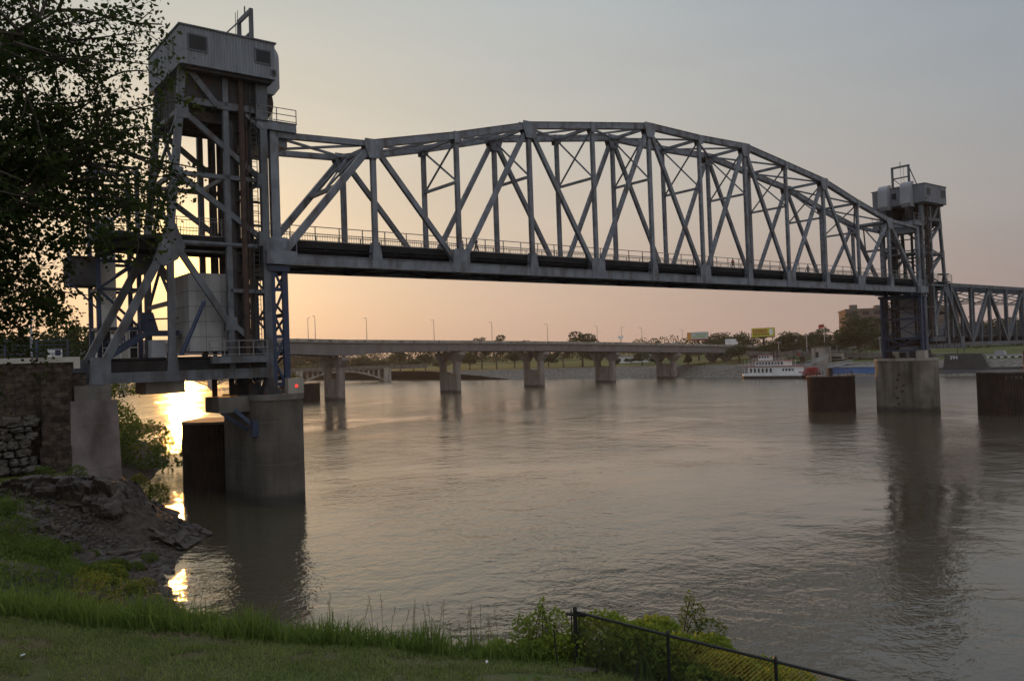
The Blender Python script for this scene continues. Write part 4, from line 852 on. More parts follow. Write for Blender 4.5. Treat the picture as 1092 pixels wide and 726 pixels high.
# ------------------------------------------------------------------ far bank trees
HOR = lambda px: 383 - .035 * (px - 546)
def atpx(px, py, D): return ((px - 546) / FPX * D, D, CAM_H + (HOR(px) - py) / FPX * D)   # rough point for something D metres away
def tree_mesh(seed, kind):
    global RNG
    keep = RNG; RNG = np.random.default_rng(seed); rr = random.Random(seed)
    t = bpy.data.objects.new('tree', None); COL.objects.link(t)
    m = MB(ident); top = 4.6 if kind != 2 else 5.2; m.tube((0, 0, -.6), (.12, .05, 2.2), .24, 7, .17); m.tube((.12, .05, 2.2), (0, .1, top), .17, 6, .08); pts = []; ends = []
    for i in range(7):
        a = i * 2.4 + rr.random(); l = rr.uniform(1.8, 3.2); z = rr.uniform(2.0, 4.6); e = (l * math.cos(a) * .8, l * math.sin(a) * .8, z + rr.uniform(1.0, 2.8)); m.tube((.06, .07, z), e, .08, 5, .03); ends.append(e)
    m.build('trunk', BARK, t)
    if kind == 0: lob = [(0, 0, 6.2, 2.6, 2.4)] + [(e[0] * 1.0, e[1] * 1.0, e[2] + .3, rr.uniform(1.2, 1.9), rr.uniform(1.0, 1.6)) for e in ends] + [(rr.uniform(-1, 1), rr.uniform(-1, 1), 8.2, 1.5, 1.4)]
    elif kind == 1: lob = [(e[0], e[1], e[2] + .4, rr.uniform(.9, 1.3), rr.uniform(.7, 1.1)) for e in ends] + [(rr.uniform(-1.6, 1.6), rr.uniform(-1.6, 1.6), rr.uniform(5.5, 8.8), rr.uniform(.8, 1.3), rr.uniform(.7, 1.1)) for _ in range(8)]
    else: lob = [(rr.uniform(-.4, .4), rr.uniform(-.4, .4), 2.6 + k * 1.0, 2.3 - .24 * k + rr.uniform(-.2, .2), 1.1) for k in range(7)]
    P = np.concatenate([blob((x, y, z), (r, r, h), int(95 * r * r + 60), .45) for x, y, z, r, h in lob])
    P = P[P[:, 2] > 1.3]; leaves('crown', P, RNG.uniform(.28, .55, len(P)), LEAF_FAR, t); RNG = keep
    return t
protos = [tree_mesh(100 + i, k) for i, k in enumerate((0, 0, 1, 1, 2, 0))]
used = [False] * len(protos)
def put_tree(px, ytop, D, wid, kind, label, grp='trees on the far bank', base=None, name=None):
    x, y, z = atpx(px, ytop, D); u, v = uv_of(x, y)
    while base is None and u > 120 and far_z(u, v) < 5.4: D += 4; wid *= 1.0; x, y, z = atpx(px, ytop, D); u, v = uv_of(x, y)
    z0 = (far_z(u, v) if u > 120 else gz(x, y)) - .1 if base is None else base
    o = protos[kind] if not used[kind] else copy_tree(protos[kind]); used[kind] = True
    o.location = (x, y, z0); h = max(z - z0, 3) / 9.6; w = wid / 880 * D / 6.0; o.scale = (w, w, h); o.rotation_euler = (0, 0, RNG.uniform(0, 6.28))
    tag(o, label, 'tree', grp); return o
TL = [(338, 371, 540, 34, 0, 'hazy wide tree above the arch bridge, left of the first road pier'), (386, 380, 520, 26, 1, 'hazy low tree right behind the first road pier'), (312, 378, 560, 26, 5, 'hazy tree beside the blue frame above the arch bridge'),
      (426, 373, 490, 22, 2, 'hazy tree under the road bridge girder, first left of the second pier'), (453, 374, 480, 20, 3, 'hazy loose tree close to the second road pier on its left'), (404, 384, 520, 22, 0, 'low hazy bushy tree on the levee midway from first to second pier'), (440, 384, 500, 18, 5, 'small hazy tree under the road girder near the second pier'),
      (469, 385, 500, 16, 0, 'low tree hidden partly by the second road pier'), (500, 376, 430, 20, 1, 'dark tree under the road bridge, first right of the second pier'), (513, 360, 425, 24, 2, 'tall loose tree poking above the deck, right of the second pier'), (529, 358, 430, 24, 3, 'tall tree above the road deck midway between second and third piers'), (548, 372, 440, 18, 0, 'round tree under the road deck left of the third pier'),
      (560, 363, 450, 18, 2, 'tree poking above the deck straight over the third pier'), (584, 378, 420, 18, 5, 'dark tree below the deck right of the third pier'), (600, 366, 415, 22, 2, 'tree with a thin crown left of the tallest crown over the deck'), (620, 353, 405, 34, 1, 'tallest crown rising above the road deck left of the fourth pier'), (633, 372, 420, 18, 0, 'round tree under the deck just left of the fourth pier'),
      (655, 380, 415, 16, 4, 'small pointed tree just right of the fourth road pier'), (672, 383, 440, 14, 0, 'low tree beside the white low building'), (684, 376, 400, 18, 5, 'dark round tree between fourth and fifth road piers'), (698, 381, 410, 14, 0, 'small tree left of the fifth road pier'), (733, 378, 380, 14, 4, 'slim small tree on the grass right of the fifth pier'),
      (765, 355, 500, 34, 0, 'hazy broad tree behind the multicoloured billboard'), (787, 367, 338, 28, 0, 'dark round waterside tree left of the riverboat'), (790, 357, 470, 26, 5, 'hazy tree between the two billboards'), (815, 368, 360, 26, 1, 'dark tree around the post of the yellow billboard'), (830, 363, 400, 32, 0, 'broad tree right of the yellow billboard post'),
      (846, 355, 380, 36, 5, 'large round tree behind the riverboat stern'), (870, 351, 400, 34, 3, 'tall loose tree under the flag'), (872, 362, 360, 30, 0, 'dense tree above the concrete block house'), (893, 361, 390, 26, 5, 'tree filling the gap left of the tallest bank tree'), (915, 334, 335, 44, 1, 'tallest dark tree on the bank before the brown building'), (915, 345, 338, 40, 0, 'lower dense tree in front of the brown building'),
      (940, 360, 350, 26, 0, 'tree left of the far lift tower frame'), (962, 372, 380, 26, 5, 'tree behind the blue frame of the far tower'), (1025, 345, 420, 40, 0, 'broad tree seen through the approach truss, leftmost'), (1055, 340, 420, 44, 1, 'tall tree seen through the middle of the approach truss'), (1085, 338, 420, 44, 0, 'broad tree seen through the approach truss at the right edge')]
for a in TL: put_tree(*a[:5], a[5])
wood = []                                              # the far wooded skyline
for k in range(420):
    v = RNG.uniform(60, 1150); u = 372 + RNG.uniform(0, 120) + max(0, v - 300) * -.25; x, y, _ = B(u, v, 0); h = RNG.uniform(7.5, 15.5) + (1.5 if v > 500 else 0); z0 = far_z(u, v)
    wood.append(blob((x, y, z0 + h * .5), (RNG.uniform(5, 9), RNG.uniform(5, 9), h * .55), 110, .5))
w = leaves('distant_wood', np.concatenate(wood), 1.5, LEAF_FAR); w['kind'] = 'stuff'
far2 = []
for k in range(260):
    x = RNG.uniform(-420, -60); y = RNG.uniform(640, 900); h = RNG.uniform(7, 13); far2.append(blob((x, y, 4 + h * .5), (8, 8, h * .55), 70, .5))
w = leaves('upstream_wood', np.concatenate(far2), 2.0, LEAF_FAR); w['kind'] = 'stuff'

# ------------------------------------------------------------------ billboards, buildings, overpass
def billboard(c, ang, wd, ht, zc, bands, label, post_col):
    fn = frame(c[0], c[1], ang); t = thing('billboard', label, 'billboard', (c[0], c[1], c[2]))
    m = MB(fn); m.tube((0, 1.2, c[2] - .5), (0, 1.2, zc - ht / 2), .5, 10); m.box(-wd / 2, wd / 2, .3, .9, zc - ht / 2 - .3, zc - ht / 2); m.box(-wd / 2 + 1, -wd / 2 + 1.3, .3, 1.2, zc - ht / 2 - 1.5, zc - ht / 2); m.box(wd / 2 - 1.3, wd / 2 - 1, .3, 1.2, zc - ht / 2 - 1.5, zc - ht / 2); m.build('post', STEEL_D, t)
    m = MB(fn); m.box(-wd / 2, wd / 2, .01, .9, zc - ht / 2, zc + ht / 2); m.build('panel_frame', STEEL_D, t)
    m = MB(fn); m.box(-wd / 2 + .1, wd / 2 - .1, -.06, 0, zc - ht / 2 + .1, zc + ht / 2 - .1); pan = m.build('panel', bands[0], t)
    for (a, b, z0, z1, mm) in bands[1]:
        m = MB(fn); m.box(a * wd, b * wd, -.1, -.065, zc + z0 * ht, zc + z1 * ht); m.build('artwork', mm, pan)
YEL = mat('yellow poster', (.55, .48, .04), (.62, .54, .05), .7, .5); BLK = mat('black ink', (.03, .03, .03), (.04, .04, .04), .7, 1); ORA = mat('orange poster', (.5, .2, .05), (.6, .32, .08), .7, .2); LBL = mat('pale blue poster', (.35, .45, .5), (.5, .55, .52), .7, .15); GRNP = mat('green poster', (.2, .33, .15), (.35, .42, .2), .7, .3)
x, y, z = atpx(814, 355, 380)
strokes = []
for row, z0, z1, mm in ((0, .16, .34, REDP), (1, -.06, .10, REDP), (2, -.30, -.16, BLK)):
    a = -.44
    while a < .2: b = a + RNG.uniform(.03, .08); strokes.append((a, b, z0 + RNG.uniform(-.01, .01), z1, mm)); a = b + .018
strokes.append((.27, .42, -.3, .34, WHITE))
billboard((x, y, far_z(*uv_of(x, y))), -.42, 10.2, 4.1, z, (YEL, strokes), 'yellow billboard with red lettering on a post above the riverboat', None)
x, y, z = atpx(744, 359, 420)
billboard((x, y, far_z(*uv_of(x, y))), -.42, 10.6, 4.0, z, (LBL, [(-.5, -.3, -.5, .5, ORA), (-.3, .5, -.5, -.36, REDP), (-.26, .4, -.2, -.02, GRNP), (-.1, .44, .1, .26, GRNP)]), 'multicoloured pale billboard above the right end of the road bridge', None)
x, y, z = atpx(925, 331, 470); fn = frame(x, y, -.25); z0 = far_z(*uv_of(x, y)); t = thing('brick_building', 'large dark brown building with a flat roof behind the far trees', 'building', (x, y, z0))
m = MB(fn); m.box(-11, 48, 0, 30, z0 - 1, z); m.build('wall', BRICK, t); m = MB(fn); m.box(-11.4, 48.4, -.4, 30.4, z + .003, z + .9); m.box(-8, -4, 5, 9, z + .9, z + 3.4); m.box(6, 14, 8, 14, z + .9, z + 2.8); m.build('roof', CONC_D, t)
for r in range(5):
    for c in range(9): m = MB(fn); a = -8 + c * 6; m.box(a, a + 3.4, -.1, -.02, z0 + 3 + r * 4.3, z0 + 5 + r * 4.3); m.build('window', DARKWIN, t)
x, y, z = atpx(672, 381, 455); z0 = far_z(*uv_of(x, y)); fn = frame(x, y, -.3); t = thing('low_building', 'low white building under the road bridge right of the fourth pier', 'building', (x, y, z0)); m = MB(fn); m.box(-9, 9, 0, 12, z0 - .5, z); m.build('wall', WHITE, t); m = MB(fn); m.box(-9.4, 9.4, -.4, 12.4, z + .003, z + .6); m.build('roof', TILE_G, t)
for c in range(4): m = MB(fn); m.box(-7.5 + c * 4, -5.5 + c * 4, -.08, -.01, z0 + .8, z0 + 2.4); m.build('window', DARKWIN, t)
ov = [atpx(p, q, D) for p, q, D in ((795, 375, 345), (850, 376, 340), (900, 376.5, 335), (960, 377, 325), (1030, 378, 315), (1110, 379, 300))]
t = thing('overpass', 'long low concrete overpass running behind the riverboat and the far lift tower', 'overpass', (ov[1][0], ov[1][1], 6)); m = MB(ident)
for a, b in zip(ov[:-1], ov[1:]):
    a, b = V3(a), V3(b); a[2] -= .9; b[2] -= .9; m.beam(a, b, 9, 1.9, (0, 0, 1))
    for tt in (.1, .6): q = a + (b - a) * tt; mp = MB(ident); mp.box(q[0] - .8, q[0] + .8, q[1] - .8, q[1] + .8, 4.5, q[2] - .9); mp.build('column', CONC, t)
m.build('deck', CONC_D, t)
x, y, z = atpx(875, 371, 328); z0 = far_z(*uv_of(x, y)); fn = frame(x, y, -.6); t = thing('block_house', 'square concrete block house standing on the far bank beside the overpass', 'building', (x, y, z0)); m = MB(fn); m.box(-3.2, 3.2, -2.5, 2.5, z0 - .5, z); m.build('wall', CONC, t); m = MB(fn); m.box(-3.5, 3.5, -2.8, 2.8, z + .003, z + .4); m.build('roof', CONC_D, t); m = MB(fn); m.box(-1.6, -.4, -2.56, -2.505, z0 + 2.2, z0 + 4.4); m.build('window', DARKWIN, t)
x, y, z = atpx(879, 346, 360); z0 = far_z(*uv_of(x, y)); t = thing('flagpole', 'tall flagpole with a small dark red flag above the far trees', 'flagpole', (x, y, z0)); m = MB(ident); m.tube((x, y, z0), (x, y, z), .12, 6, .06); m.build('pole', WHITE, t); m = MB(ident); m.hexa([(x - 2.4, y, z - 1.9), (x - .1, y - .4, z - 1.6), (x - .1, y - .35, z - 1.55), (x - 2.4, y + .05, z - 1.85), (x - 2.3, y, z - .4), (x - .1, y - .4, z - .1), (x - .1, y - .35, z - .05), (x - 2.3, y + .05, z - .35)]); m.build('flag', REDP, t)
for px, yt, D, lb in ((860, 358, 345, 'tall grey light mast left of the block house'), (892, 355, 345, 'tall grey light mast right of the block house'), (938, 361, 330, 'light mast beside the blue frame of the far pier'), (830, 366, 350, 'short light mast behind the riverboat pilothouse')):
    x, y, z = atpx(px, yt, D); z0 = far_z(*uv_of(x, y)); t = thing('light_mast', lb, 'light mast', (x, y, z0), 'light masts on the far bank'); m = MB(ident); m.tube((x, y, z0), (x, y, z), .22, 6, .14); m.build('pole', TILE_G, t); m = MB(ident); m.box(x - .7, x + .7, y - .2, y + .2, z, z + .35); m.build('lamp_head', TILE_G, t)

# ------------------------------------------------------------------ riverboat, barge, submarine, towboat
ang = math.atan2(-23, 19); fn = frame(91.5, 328, ang)
t = thing('paddle_steamer', 'white paddle steamer with red trim and a red stern wheel at the far bank', 'riverboat', fn(13, 0, 0))
m = MB(fn); m.prism([(0, -1.2), (2.2, -3.2), (27, -3.4), (27, 3.4), (2.2, 3.2), (0, 1.2)], -.5, 1.1); m.build('hull', STEEL_D, t)
m = MB(fn); m.prism([(.1, -1.15), (2.2, -3.3), (27.2, -3.5), (27.2, 3.5), (2.2, 3.3), (.1, 1.15)], 1.1, 1.9); m.build('main_deck', WHITE, t)
m = MB(fn); m.box(4, 24.5, -2.9, 2.9, 1.9, 4.6); lower = m.build('lower_cabin', WHITE, t)
m = MB(fn); m.box(7, 20, -2.5, 2.5, 4.85, 6.9); upper = m.build('upper_cabin', WHITE, t)
m = MB(fn); m.box(2.5, 25.5, -3.3, 3.3, 4.6, 4.72); m.box(6.2, 21, -2.9, 2.9, 6.9, 7.02); m.box(7.2, 13.8, -1.9, 1.9, 9.1, 9.25); m.build('red_trim', REDP, t)
m = MB(fn); m.box(8, 13, -1.5, 1.5, 7.02, 9.1); pil = m.build('pilothouse', WHITE, t)
for k in range(4): m = MB(fn); m.box(8.3 + k * 1.2, 9.0 + k * 1.2, -1.56, -1.505, 7.9, 8.7); m.build('window', DARKWIN, pil)
for k in range(6): m = MB(fn); a = 5 + k * 1.75; m.slab([(a, 2.3), (a + 1.0, 2.3), (a + 1.0, 3.7), (a + .75, 4.0), (a + .25, 4.0), (a, 3.7)], -2.97, -2.905); m.build('window', DARKWIN, lower)
for k in range(4): m = MB(fn); a = 19.2 + k * 1.3; m.box(a, a + .8, -2.97, -2.905, 2.9, 3.8); m.build('window', DARKWIN, lower)
for k in range(9): m = MB(fn); a = 7.6 + k * 1.35; m.box(a, a + .85, -2.56, -2.505, 5.4, 6.4); m.build('window', DARKWIN, upper)
m = MB(fn)
for a, b, z in ((2.6, 25.4, 1.9), (3, 25, 4.72), (6.5, 20.6, 7.02)):
    for zz in (.5, .95): m.box(a, b, -3.25 + (z > 6) * .4, -3.2 + (z > 6) * .4, z + zz, z + zz + .06)
    for k in range(14): q = a + (b - a) * k / 13; m.box(q - .04, q + .04, -3.25 + (z > 6) * .4, -3.2 + (z > 6) * .4, z, z + (2.6 if z < 5 else 1))
m.build('deck_railing', WHITE, t)
for y in (-1.2, 1.2): m = MB(fn); m.tube((14.6, y, 7), (14.6, y, 11.3), .28, 10); m.tube((14.6, y, 11.3), (14.6, y, 11.7), .42, 10); m.build('funnel', BLACK, t)
m = MB(fn)
for k in range(12): aa = 2 * math.pi * k / 12; c, s_ = math.cos(aa), math.sin(aa); m.hexa([(29.6 + 1.2 * c - .06 * s_, -2.6, 2.0 + 1.2 * s_ + .06 * c), (29.6 + 1.2 * c + .06 * s_, -2.6, 2.0 + 1.2 * s_ - .06 * c), (29.6 + 1.2 * c + .06 * s_, 2.6, 2.0 + 1.2 * s_ - .06 * c), (29.6 + 1.2 * c - .06 * s_, 2.6, 2.0 + 1.2 * s_ + .06 * c), (29.6 + 2.1 * c - .06 * s_, -2.6, 2.0 + 2.1 * s_ + .06 * c), (29.6 + 2.1 * c + .06 * s_, -2.6, 2.0 + 2.1 * s_ - .06 * c), (29.6 + 2.1 * c + .06 * s_, 2.6, 2.0 + 2.1 * s_ - .06 * c), (29.6 + 2.1 * c - .06 * s_, 2.6, 2.0 + 2.1 * s_ + .06 * c)])
for y in (-2.5, 0, 2.5):
    m.path([(29.6 + 1.95 * math.cos(q), y, 2 + 1.95 * math.sin(q)) for q in np.linspace(0, 2 * math.pi, 19)], .12, 4)
    for k in range(12): m.tube((29.6, y, 2), (29.6 + 1.95 * math.cos(math.pi * k / 6), y, 2 + 1.95 * math.sin(math.pi * k / 6)), .08, 4)
m.beam((26, -2.9, 2.4), (30, -2.9, 2.1), .4, .25); m.beam((26, 2.9, 2.4), (30, 2.9, 2.1), .4, .25); m.build('paddle_wheel', REDP, t)
m = MB(fn); m.tube((24, 0, 7), (24, 0, 9.4), .06, 5); m.box(24.05, 25.2, -.03, .03, 8.7, 9.4); m.build('flagstaff', REDP, t)
BLUEB = mat('bright blue paint', (.06, .14, .34), (.08, .18, .42), .6, .6)
o_ = atpx(884, 398, 312); e_ = atpx(952, 398, 296); ang = math.atan2(e_[1] - o_[1], e_[0] - o_[0]); L = math.hypot(e_[1] - o_[1], e_[0] - o_[0]); fn = frame(o_[0], o_[1], ang)
t = thing('barge', 'floating barge with a long bright blue shed moored at the far bank', 'barge', fn(L / 2, 2, 0)); m = MB(fn); m.box(-3, L + 2, -1, 8, -.5, .9); m.build('hull', STEEL_D, t); m = MB(fn); m.box(0, L, 0, 6, .9, 3.4); sh = m.build('shed', BLUEB, t)
m = MB(fn); m.box(-.3, L + .3, -.3, 6.3, 3.4, 3.9); m.build('roof', TILE_G, t)
for k in range(1): m = MB(fn); m.box(17 + k * 7, 18 + k * 7, -.06, -.005, 1.1, 3.0); m.build('door', WHITE, sh)
for (p0, p1, D0, D1, lb) in (((858, 390), (882, 381), 318, 318, 'white sloping gangway behind the stern wheel'), ((882, 392), (908, 387), 306, 318, 'white sloping gangway in front of the blue shed')):
    a, b = atpx(*p0, D0), atpx(*p1, D1); t = thing('gangway', lb, 'gangway', a, 'gangways at the far bank'); m = MB(ident); m.beam(a, b, 1.2, .25, (0, 0, 1)); m.build('walkway', TILE_G, t); m = MB(ident)
    for off in (-.7, .7): 
        aa, bb = V3(a) + (0, off, 1.0), V3(b) + (0, off, 1.0); m.tube(aa, bb, .08, 5)
        for k in range(7): q = V3(a) + (V3(b) - V3(a)) * k / 6 + (0, off, 0); m.tube(q, q + (0, 0, 1.0), .05, 4)
    m.build('railing', TILE_G, t)
for px, py, D, w_, h_, mm, lb in ((873, 397, 311, 6, 2.2, TILE_G, 'small grey workboat just right of the red stern wheel'), (893, 385, 330, 8, 2.4, CONC, 'pale cabin boat behind the gangways'),):
    x, y, _ = atpx(px, py, D); fn = frame(x, y, -.8); z0 = 0 if py > 390 else far_z(*uv_of(x, y)) - .2; t = thing('workboat', lb, 'boat', (x, y, z0)); m = MB(fn); m.prism([(-w_ / 2, -1.4), (w_ / 2 - 1.5, -1.5), (w_ / 2, 0), (w_ / 2 - 1.5, 1.5), (-w_ / 2, 1.4)], z0 - .3, z0 + .8); m.build('hull', STEEL_D, t); m = MB(fn); m.box(-w_ / 2 + .5, w_ / 2 - 2, -1.1, 1.1, z0 + .8, z0 + .8 + h_); m.build('cabin', mm, t); m = MB(fn); m.box(-w_ / 2 + .8, w_ / 2 - 2.3, -1.16, -1.105, z0 + 1.2, z0 + 2.0); m.build('window', DARKWIN, t)
SUBM = mat('matt black hull paint', (.03, .032, .036), (.05, .052, .056), .6, .5)
o_ = atpx(1000, 400, 287); ang = -.75; fn = frame(o_[0], o_[1], ang); t = thing('submarine', 'black submarine with a tall sail numbered 394 moored beyond the far pier', 'submarine', fn(20, 0, 0))
m = MB(fn); n = 12; rings = []
for a, r in ((-22, .5), (-14, 1.7), (-4, 2.4), (20, 2.5), (42, 2.2), (54, 1.4), (60, .4)): rings.append([(a, 1.2 * r * math.cos(2 * math.pi * k / n), .3 + .85 * r * math.sin(2 * math.pi * k / n)) for k in range(n)])
m.add([p for q in rings for p in q], [(i * n + k, i * n + (k + 1) % n, (i + 1) * n + (k + 1) % n, (i + 1) * n + k) for i in range(len(rings) - 1) for k in range(n)]); m.build('hull', SUBM, t, True)
m = MB(fn); m.box(-15, 48, -1.3, 1.3, 2.2, 2.7); m.build('deck', SUBM, t)
m = MB(fn); m.slab([(1.5, 2.7), (15.5, 2.7), (13.6, 7.4), (2.3, 7.6)], -1.1, 1.1); m.tube((6, 0, 7.5), (6, 0, 11), .15, 6); m.tube((8, .2, 7.5), (8, .2, 10), .12, 6); sail = m.build('sail', SUBM, t)
WHT = mat('white lettering paint', (.7, .7, .7), (.75, .75, .75), .6, 1)
text('394', fn(5.0, -1.13, 5.6), 1.7, WHT, t, (math.pi / 2, 0, ang), 'hull_number')
o_ = atpx(1046, 393, 292); fn = frame(o_[0], o_[1], -.75); t = thing('towboat', 'grey towboat with a long white upper deck at the right edge of the far bank', 'towboat', fn(8, 0, 0)); m = MB(fn); m.prism([(-3, -3), (34, -3), (36, 0), (34, 3), (-3, 3)], -.5, 1.6); m.build('hull', STEEL_D, t)
m = MB(fn); m.box(0, 32, -2.6, 2.6, 1.6, 4.4); cb = m.build('lower_cabin', TILE_G, t); m = MB(fn); m.box(2, 30, -2.2, 2.2, 4.6, 6.4); ub = m.build('upper_cabin', WHITE, t); m = MB(fn); m.box(-.5, 32.5, -3, 3, 4.4, 4.6); m.box(1.5, 30.5, -2.6, 2.6, 6.4, 6.6); m.build('deck', TILE_G, t)
m = MB(fn); m.slab([(4, 6.6), (7.5, 6.6), (7, 7.9), (4.4, 7.9)], -1.4, 1.4); m.build('wheelhouse', TILE_G, t)
for k in range(12): m = MB(fn); m.box(2.8 + k * 2.2, 3.9 + k * 2.2, -2.26, -2.205, 5.1, 6.0); m.build('window', DARKWIN, ub)
for k in range(7): m = MB(fn); m.box(1.5 + k * 4.2, 3.2 + k * 4.2, -2.66, -2.605, 2.4, 3.5); m.build('window', DARKWIN, cb)
m = MB(fn); m.disc((16, -3.2, 3.4), 1.5, .3); m.build('paddle_guard', STEEL_D, t)
# ------------------------------------------------------------------ near abutment, walls, lift shaft, stairs
t = thing('stone_abutment', 'dark brown stone masonry abutment under the near end of the bridge', 'abutment', B(-20, 0, 5))
m = MB(); m.box(-34, -15.7, -.9, 7, 4, 11.95); m.build('wall', STONE, t)
m = MB(); m.box(-17.75, -16.05, -1.75, -.9, 3.5, 10.9); m.box(-17.9, -16.0, -1.9, -.9, 3.5, 6.2); m.build('buttress', STONE, t)
m = MB(); m.box(-34.2, -15.62, -1.08, 7.15, 11.955, 12.32); m.box(-15.62, -15.2, -1.05, 5, 11.5, 12.318); m.build('coping', CONC_L, t)
m = MB(); m.box(-15.695, -14.75, -.6, 6.6, 4, 11.2); m.build('end_wall', STONE, t)
PINK = mat('pinkish concrete', (.125, .10, .097), (.20, .165, .16), .9, .6, bump=.05, bscale=3, stain=((.05, .034, .03), .9, .5, (1, 1, .35)))
t = thing('abutment_pier', 'stout pinkish concrete block pier in front of the stone abutment', 'pier', B(-14.5, 0, 3)); m = MB()
m.hexa([(-16.05, -2.0, 2), (-12.75, -2.0, 1.0), (-12.75, 6.2, 1.0), (-16.05, 6.2, 2), (-16.0, -1.6, 9.2), (-12.95, -1.6, 9.2), (-12.95, 6.2, 9.2), (-16.0, 6.2, 9.2)]); m.build('shaft', PINK, t)
m = MB(); m.box(-15.6, -13.2, -1.0, 6, 9.205, 10.24); m.build('bearing_block', CONC_D, t)
for z in (4.4, 5.9, 7.6):
    f = (z - 1.5) / 7.7; m = MB(); m.box(-16.02, -12.75 - .2 * f + .004, -2.0 + .4 * f - .006, 3, z, z + .04); m.build('form_line', CONC_D, t)
# dry stacked boulders
def rock_verts(seed, r, sub=2, sq=(1, 1, 1), amp=.35):
    bm = bmesh.new(); bmesh.ops.create_icosphere(bm, subdivisions=sub, radius=1); off = Vector((seed * 3.7, seed * 1.3, seed * 2.1)); out = []
    for v in bm.verts:
        d = v.co.normalized(); k = 1 + amp * mnoise.noise(d * 1.1 + off) + amp * .6 * (mnoise.cell(d * 2.3 + off) - .5) + .12 * mnoise.noise(d * 4 + off)
        out.append((d.x * k * r * sq[0], d.y * k * r * sq[1], d.z * k * r * sq[2]))
    fs = [tuple(v.index for v in f.verts) for f in bm.faces]; bm.free(); return out, fs
def rot(pts, a): c, s = math.cos(a), math.sin(a); return [(c * x - s * y, s * x + c * y, z) for x, y, z in pts]
t = thing('boulder_wall', 'dry stacked wall of pale grey boulders below the stone abutment', 'retaining wall', B(-22, -2.4, 4.8)); m = MB()
z = 4.6
for row in range(7):
    u = -31 + random.uniform(0, 1); hh = random.choice((.38, .5, .62, .72))
    while u < -18.4:
        w = random.choice((.4, .6, .9, 1.3)) * random.uniform(.8, 1.2); w = min(w, -17.8 - u); h2 = hh * random.uniform(.85, 1.12); pts, fs = rock_verts(random.random() * 90, 1, 3, (1, 1, 1), .42)
        sq = lambda c, n: math.copysign(abs(c) ** .68, c)
        yo = random.uniform(-.12, .12); pp = [(u + w * .5 + sq(x, 0) * w * .52, -2.15 + row * .16 + yo + sq(y, 0) * .6, z + hh * .5 + sq(zz, 0) * h2 * .52 + .06 * x * random.choice((0, 1)) * 0) for x, y, zz in pts]; m.add(pp, fs); u += w * 1.01
    z += hh * .98
    if z > 8.0: break
m.build('boulders', ROCK_L, t)
t = thing('bank_railing', 'blue metal railing on top of the stone abutment', 'railing', B(-25, -.9, 12.3)); m = MB()
for k in range(10): u = -33 + k * 1.9; m.box(u - .05, u + .05, -.75, -.65, 12.3, 13.55)
for z in (12.6, 12.9, 13.2, 13.5): m.box(-33, -15.9, -.73, -.67, z - .03, z + .03)
m.build('rails', BLUE, t)
t = thing('street_lamp', 'slim grey lamp post behind the blue railing on the abutment', 'street lamp', B(-17.9, 1, 12.3)); m = MB(); m.tube((-17.9, 1, 12.3), (-17.9, 1, 15.0), .07, 7); m.build('pole', TILE_G, t); m = MB(); m.tube((-17.9, 1, 15), (-17.9, 1, 15.35), .16, 8, .1); m.build('lamp_head', TILE_G, t)
t = thing('notice_board', 'small white and blue notice board on the abutment coping', 'sign', B(-16.6, -.3, 12.3)); m = MB(); m.box(-17.1, -16.2, -.4, -.3, 12.35, 12.95); m.build('board', WHITE, t); m = MB(); m.box(-16.65, -16.3, -.42, -.402, 12.45, 12.85); m.build('blue_panel', BLUE, t)
# blue lift shaft with white car enclosure
t = thing('elevator_tower', 'blue framed lift tower with white glazed shaft at the near end', 'elevator', B(-10.8, 8.5, 12)); E0, E1, F0, F1 = -12.3, -9.2, 7.0, 10.0
for u in (E0, E1):
    for v in (F0, F1): m = MB(); m.box(u - .16, u + .16, v - .16, v + .16, 11.8, 28.2); m.build('post', BLUE, t)
m = MB(); zs = [12.1, 14.7, 17.9, 20.2, 22.6, 25.2, 28.0]
for z in zs:
    for v in (F0, F1): m.beam((E0, v, z), (E1, v, z), .24, .2)
    for u in (E0, E1): m.beam((u, F0, z), (u, F1, z), .24, .2, (1, 0, 0))
for i, (a, b) in enumerate(zip(zs[1:-1], zs[2:])):
    p, q = ((E0, a), (E1, b)) if i % 2 else ((E1, a), (E0, b))
    m.beam((p[0], F0, p[1]), (q[0], F0, q[1]), .2, .16); m.beam((p[0], F1, p[1]), (q[0], F1, q[1]), .2, .16)
m.build('bracing', BLUE, t)
m = MB(); m.box(-11.9, -10.75, 8.0, 9.6, 14.8, 24); m.build('shaft', WHITE, t)
GLZ = mat('white blind panel', (.5, .49, .44), (.6, .58, .52), .6, .8)
m = MB(); m.box(E0 + .2, E1 - .2, F0 + .3, F1 - .2, 12.15, 14.5); m.build('lobby', GLZ, t)
for k in range(4):
    a = E0 + .2 + k * .68; w = None; m = MB(); m.box(a, a + .06, F0 + .05, F0 + .12, 12.2, 14.55); m.box(a + .62, a + .68, F0 + .05, F0 + .12, 12.2, 14.55)
    for z in (12.2, 13.1, 14.48): m.box(a + .06, a + .62, F0 + .05, F0 + .12, z, z + .07)
    w = m.build('window', WHITE, t); m = MB()
    if k in (0, 3): m.box(a + .06, a + .62, F0 + .08, F0 + .1, 12.27, 14.48); m.build('pane', DARKWIN, w)
m = MB(); m.box(-14.3, -12.2, 6.9, 9.9, 18.2, 20.4); m.box(-14.4, -12.1, 6.8, 10, 20.402, 20.5); m.build('landing_box', STEEL_D, t); m = MB(); m.beam((-12.3, 7.0, 16.2), (-14.2, 7.0, 18.2), .12, .12); m.box(-14.45, -14.31, 6.9, 7.05, 18.0, 21.2); m.build('brace', BLUE, t)
m = MB(); m.beam((-12.0, 7.2, 20.5), (-9.4, 6.6, 22.3), .5, .3); m.beam((-12.0, 8.6, 20.5), (-9.4, 8.6, 22.3), .5, .3); m.build('ramp', BLUE, t)
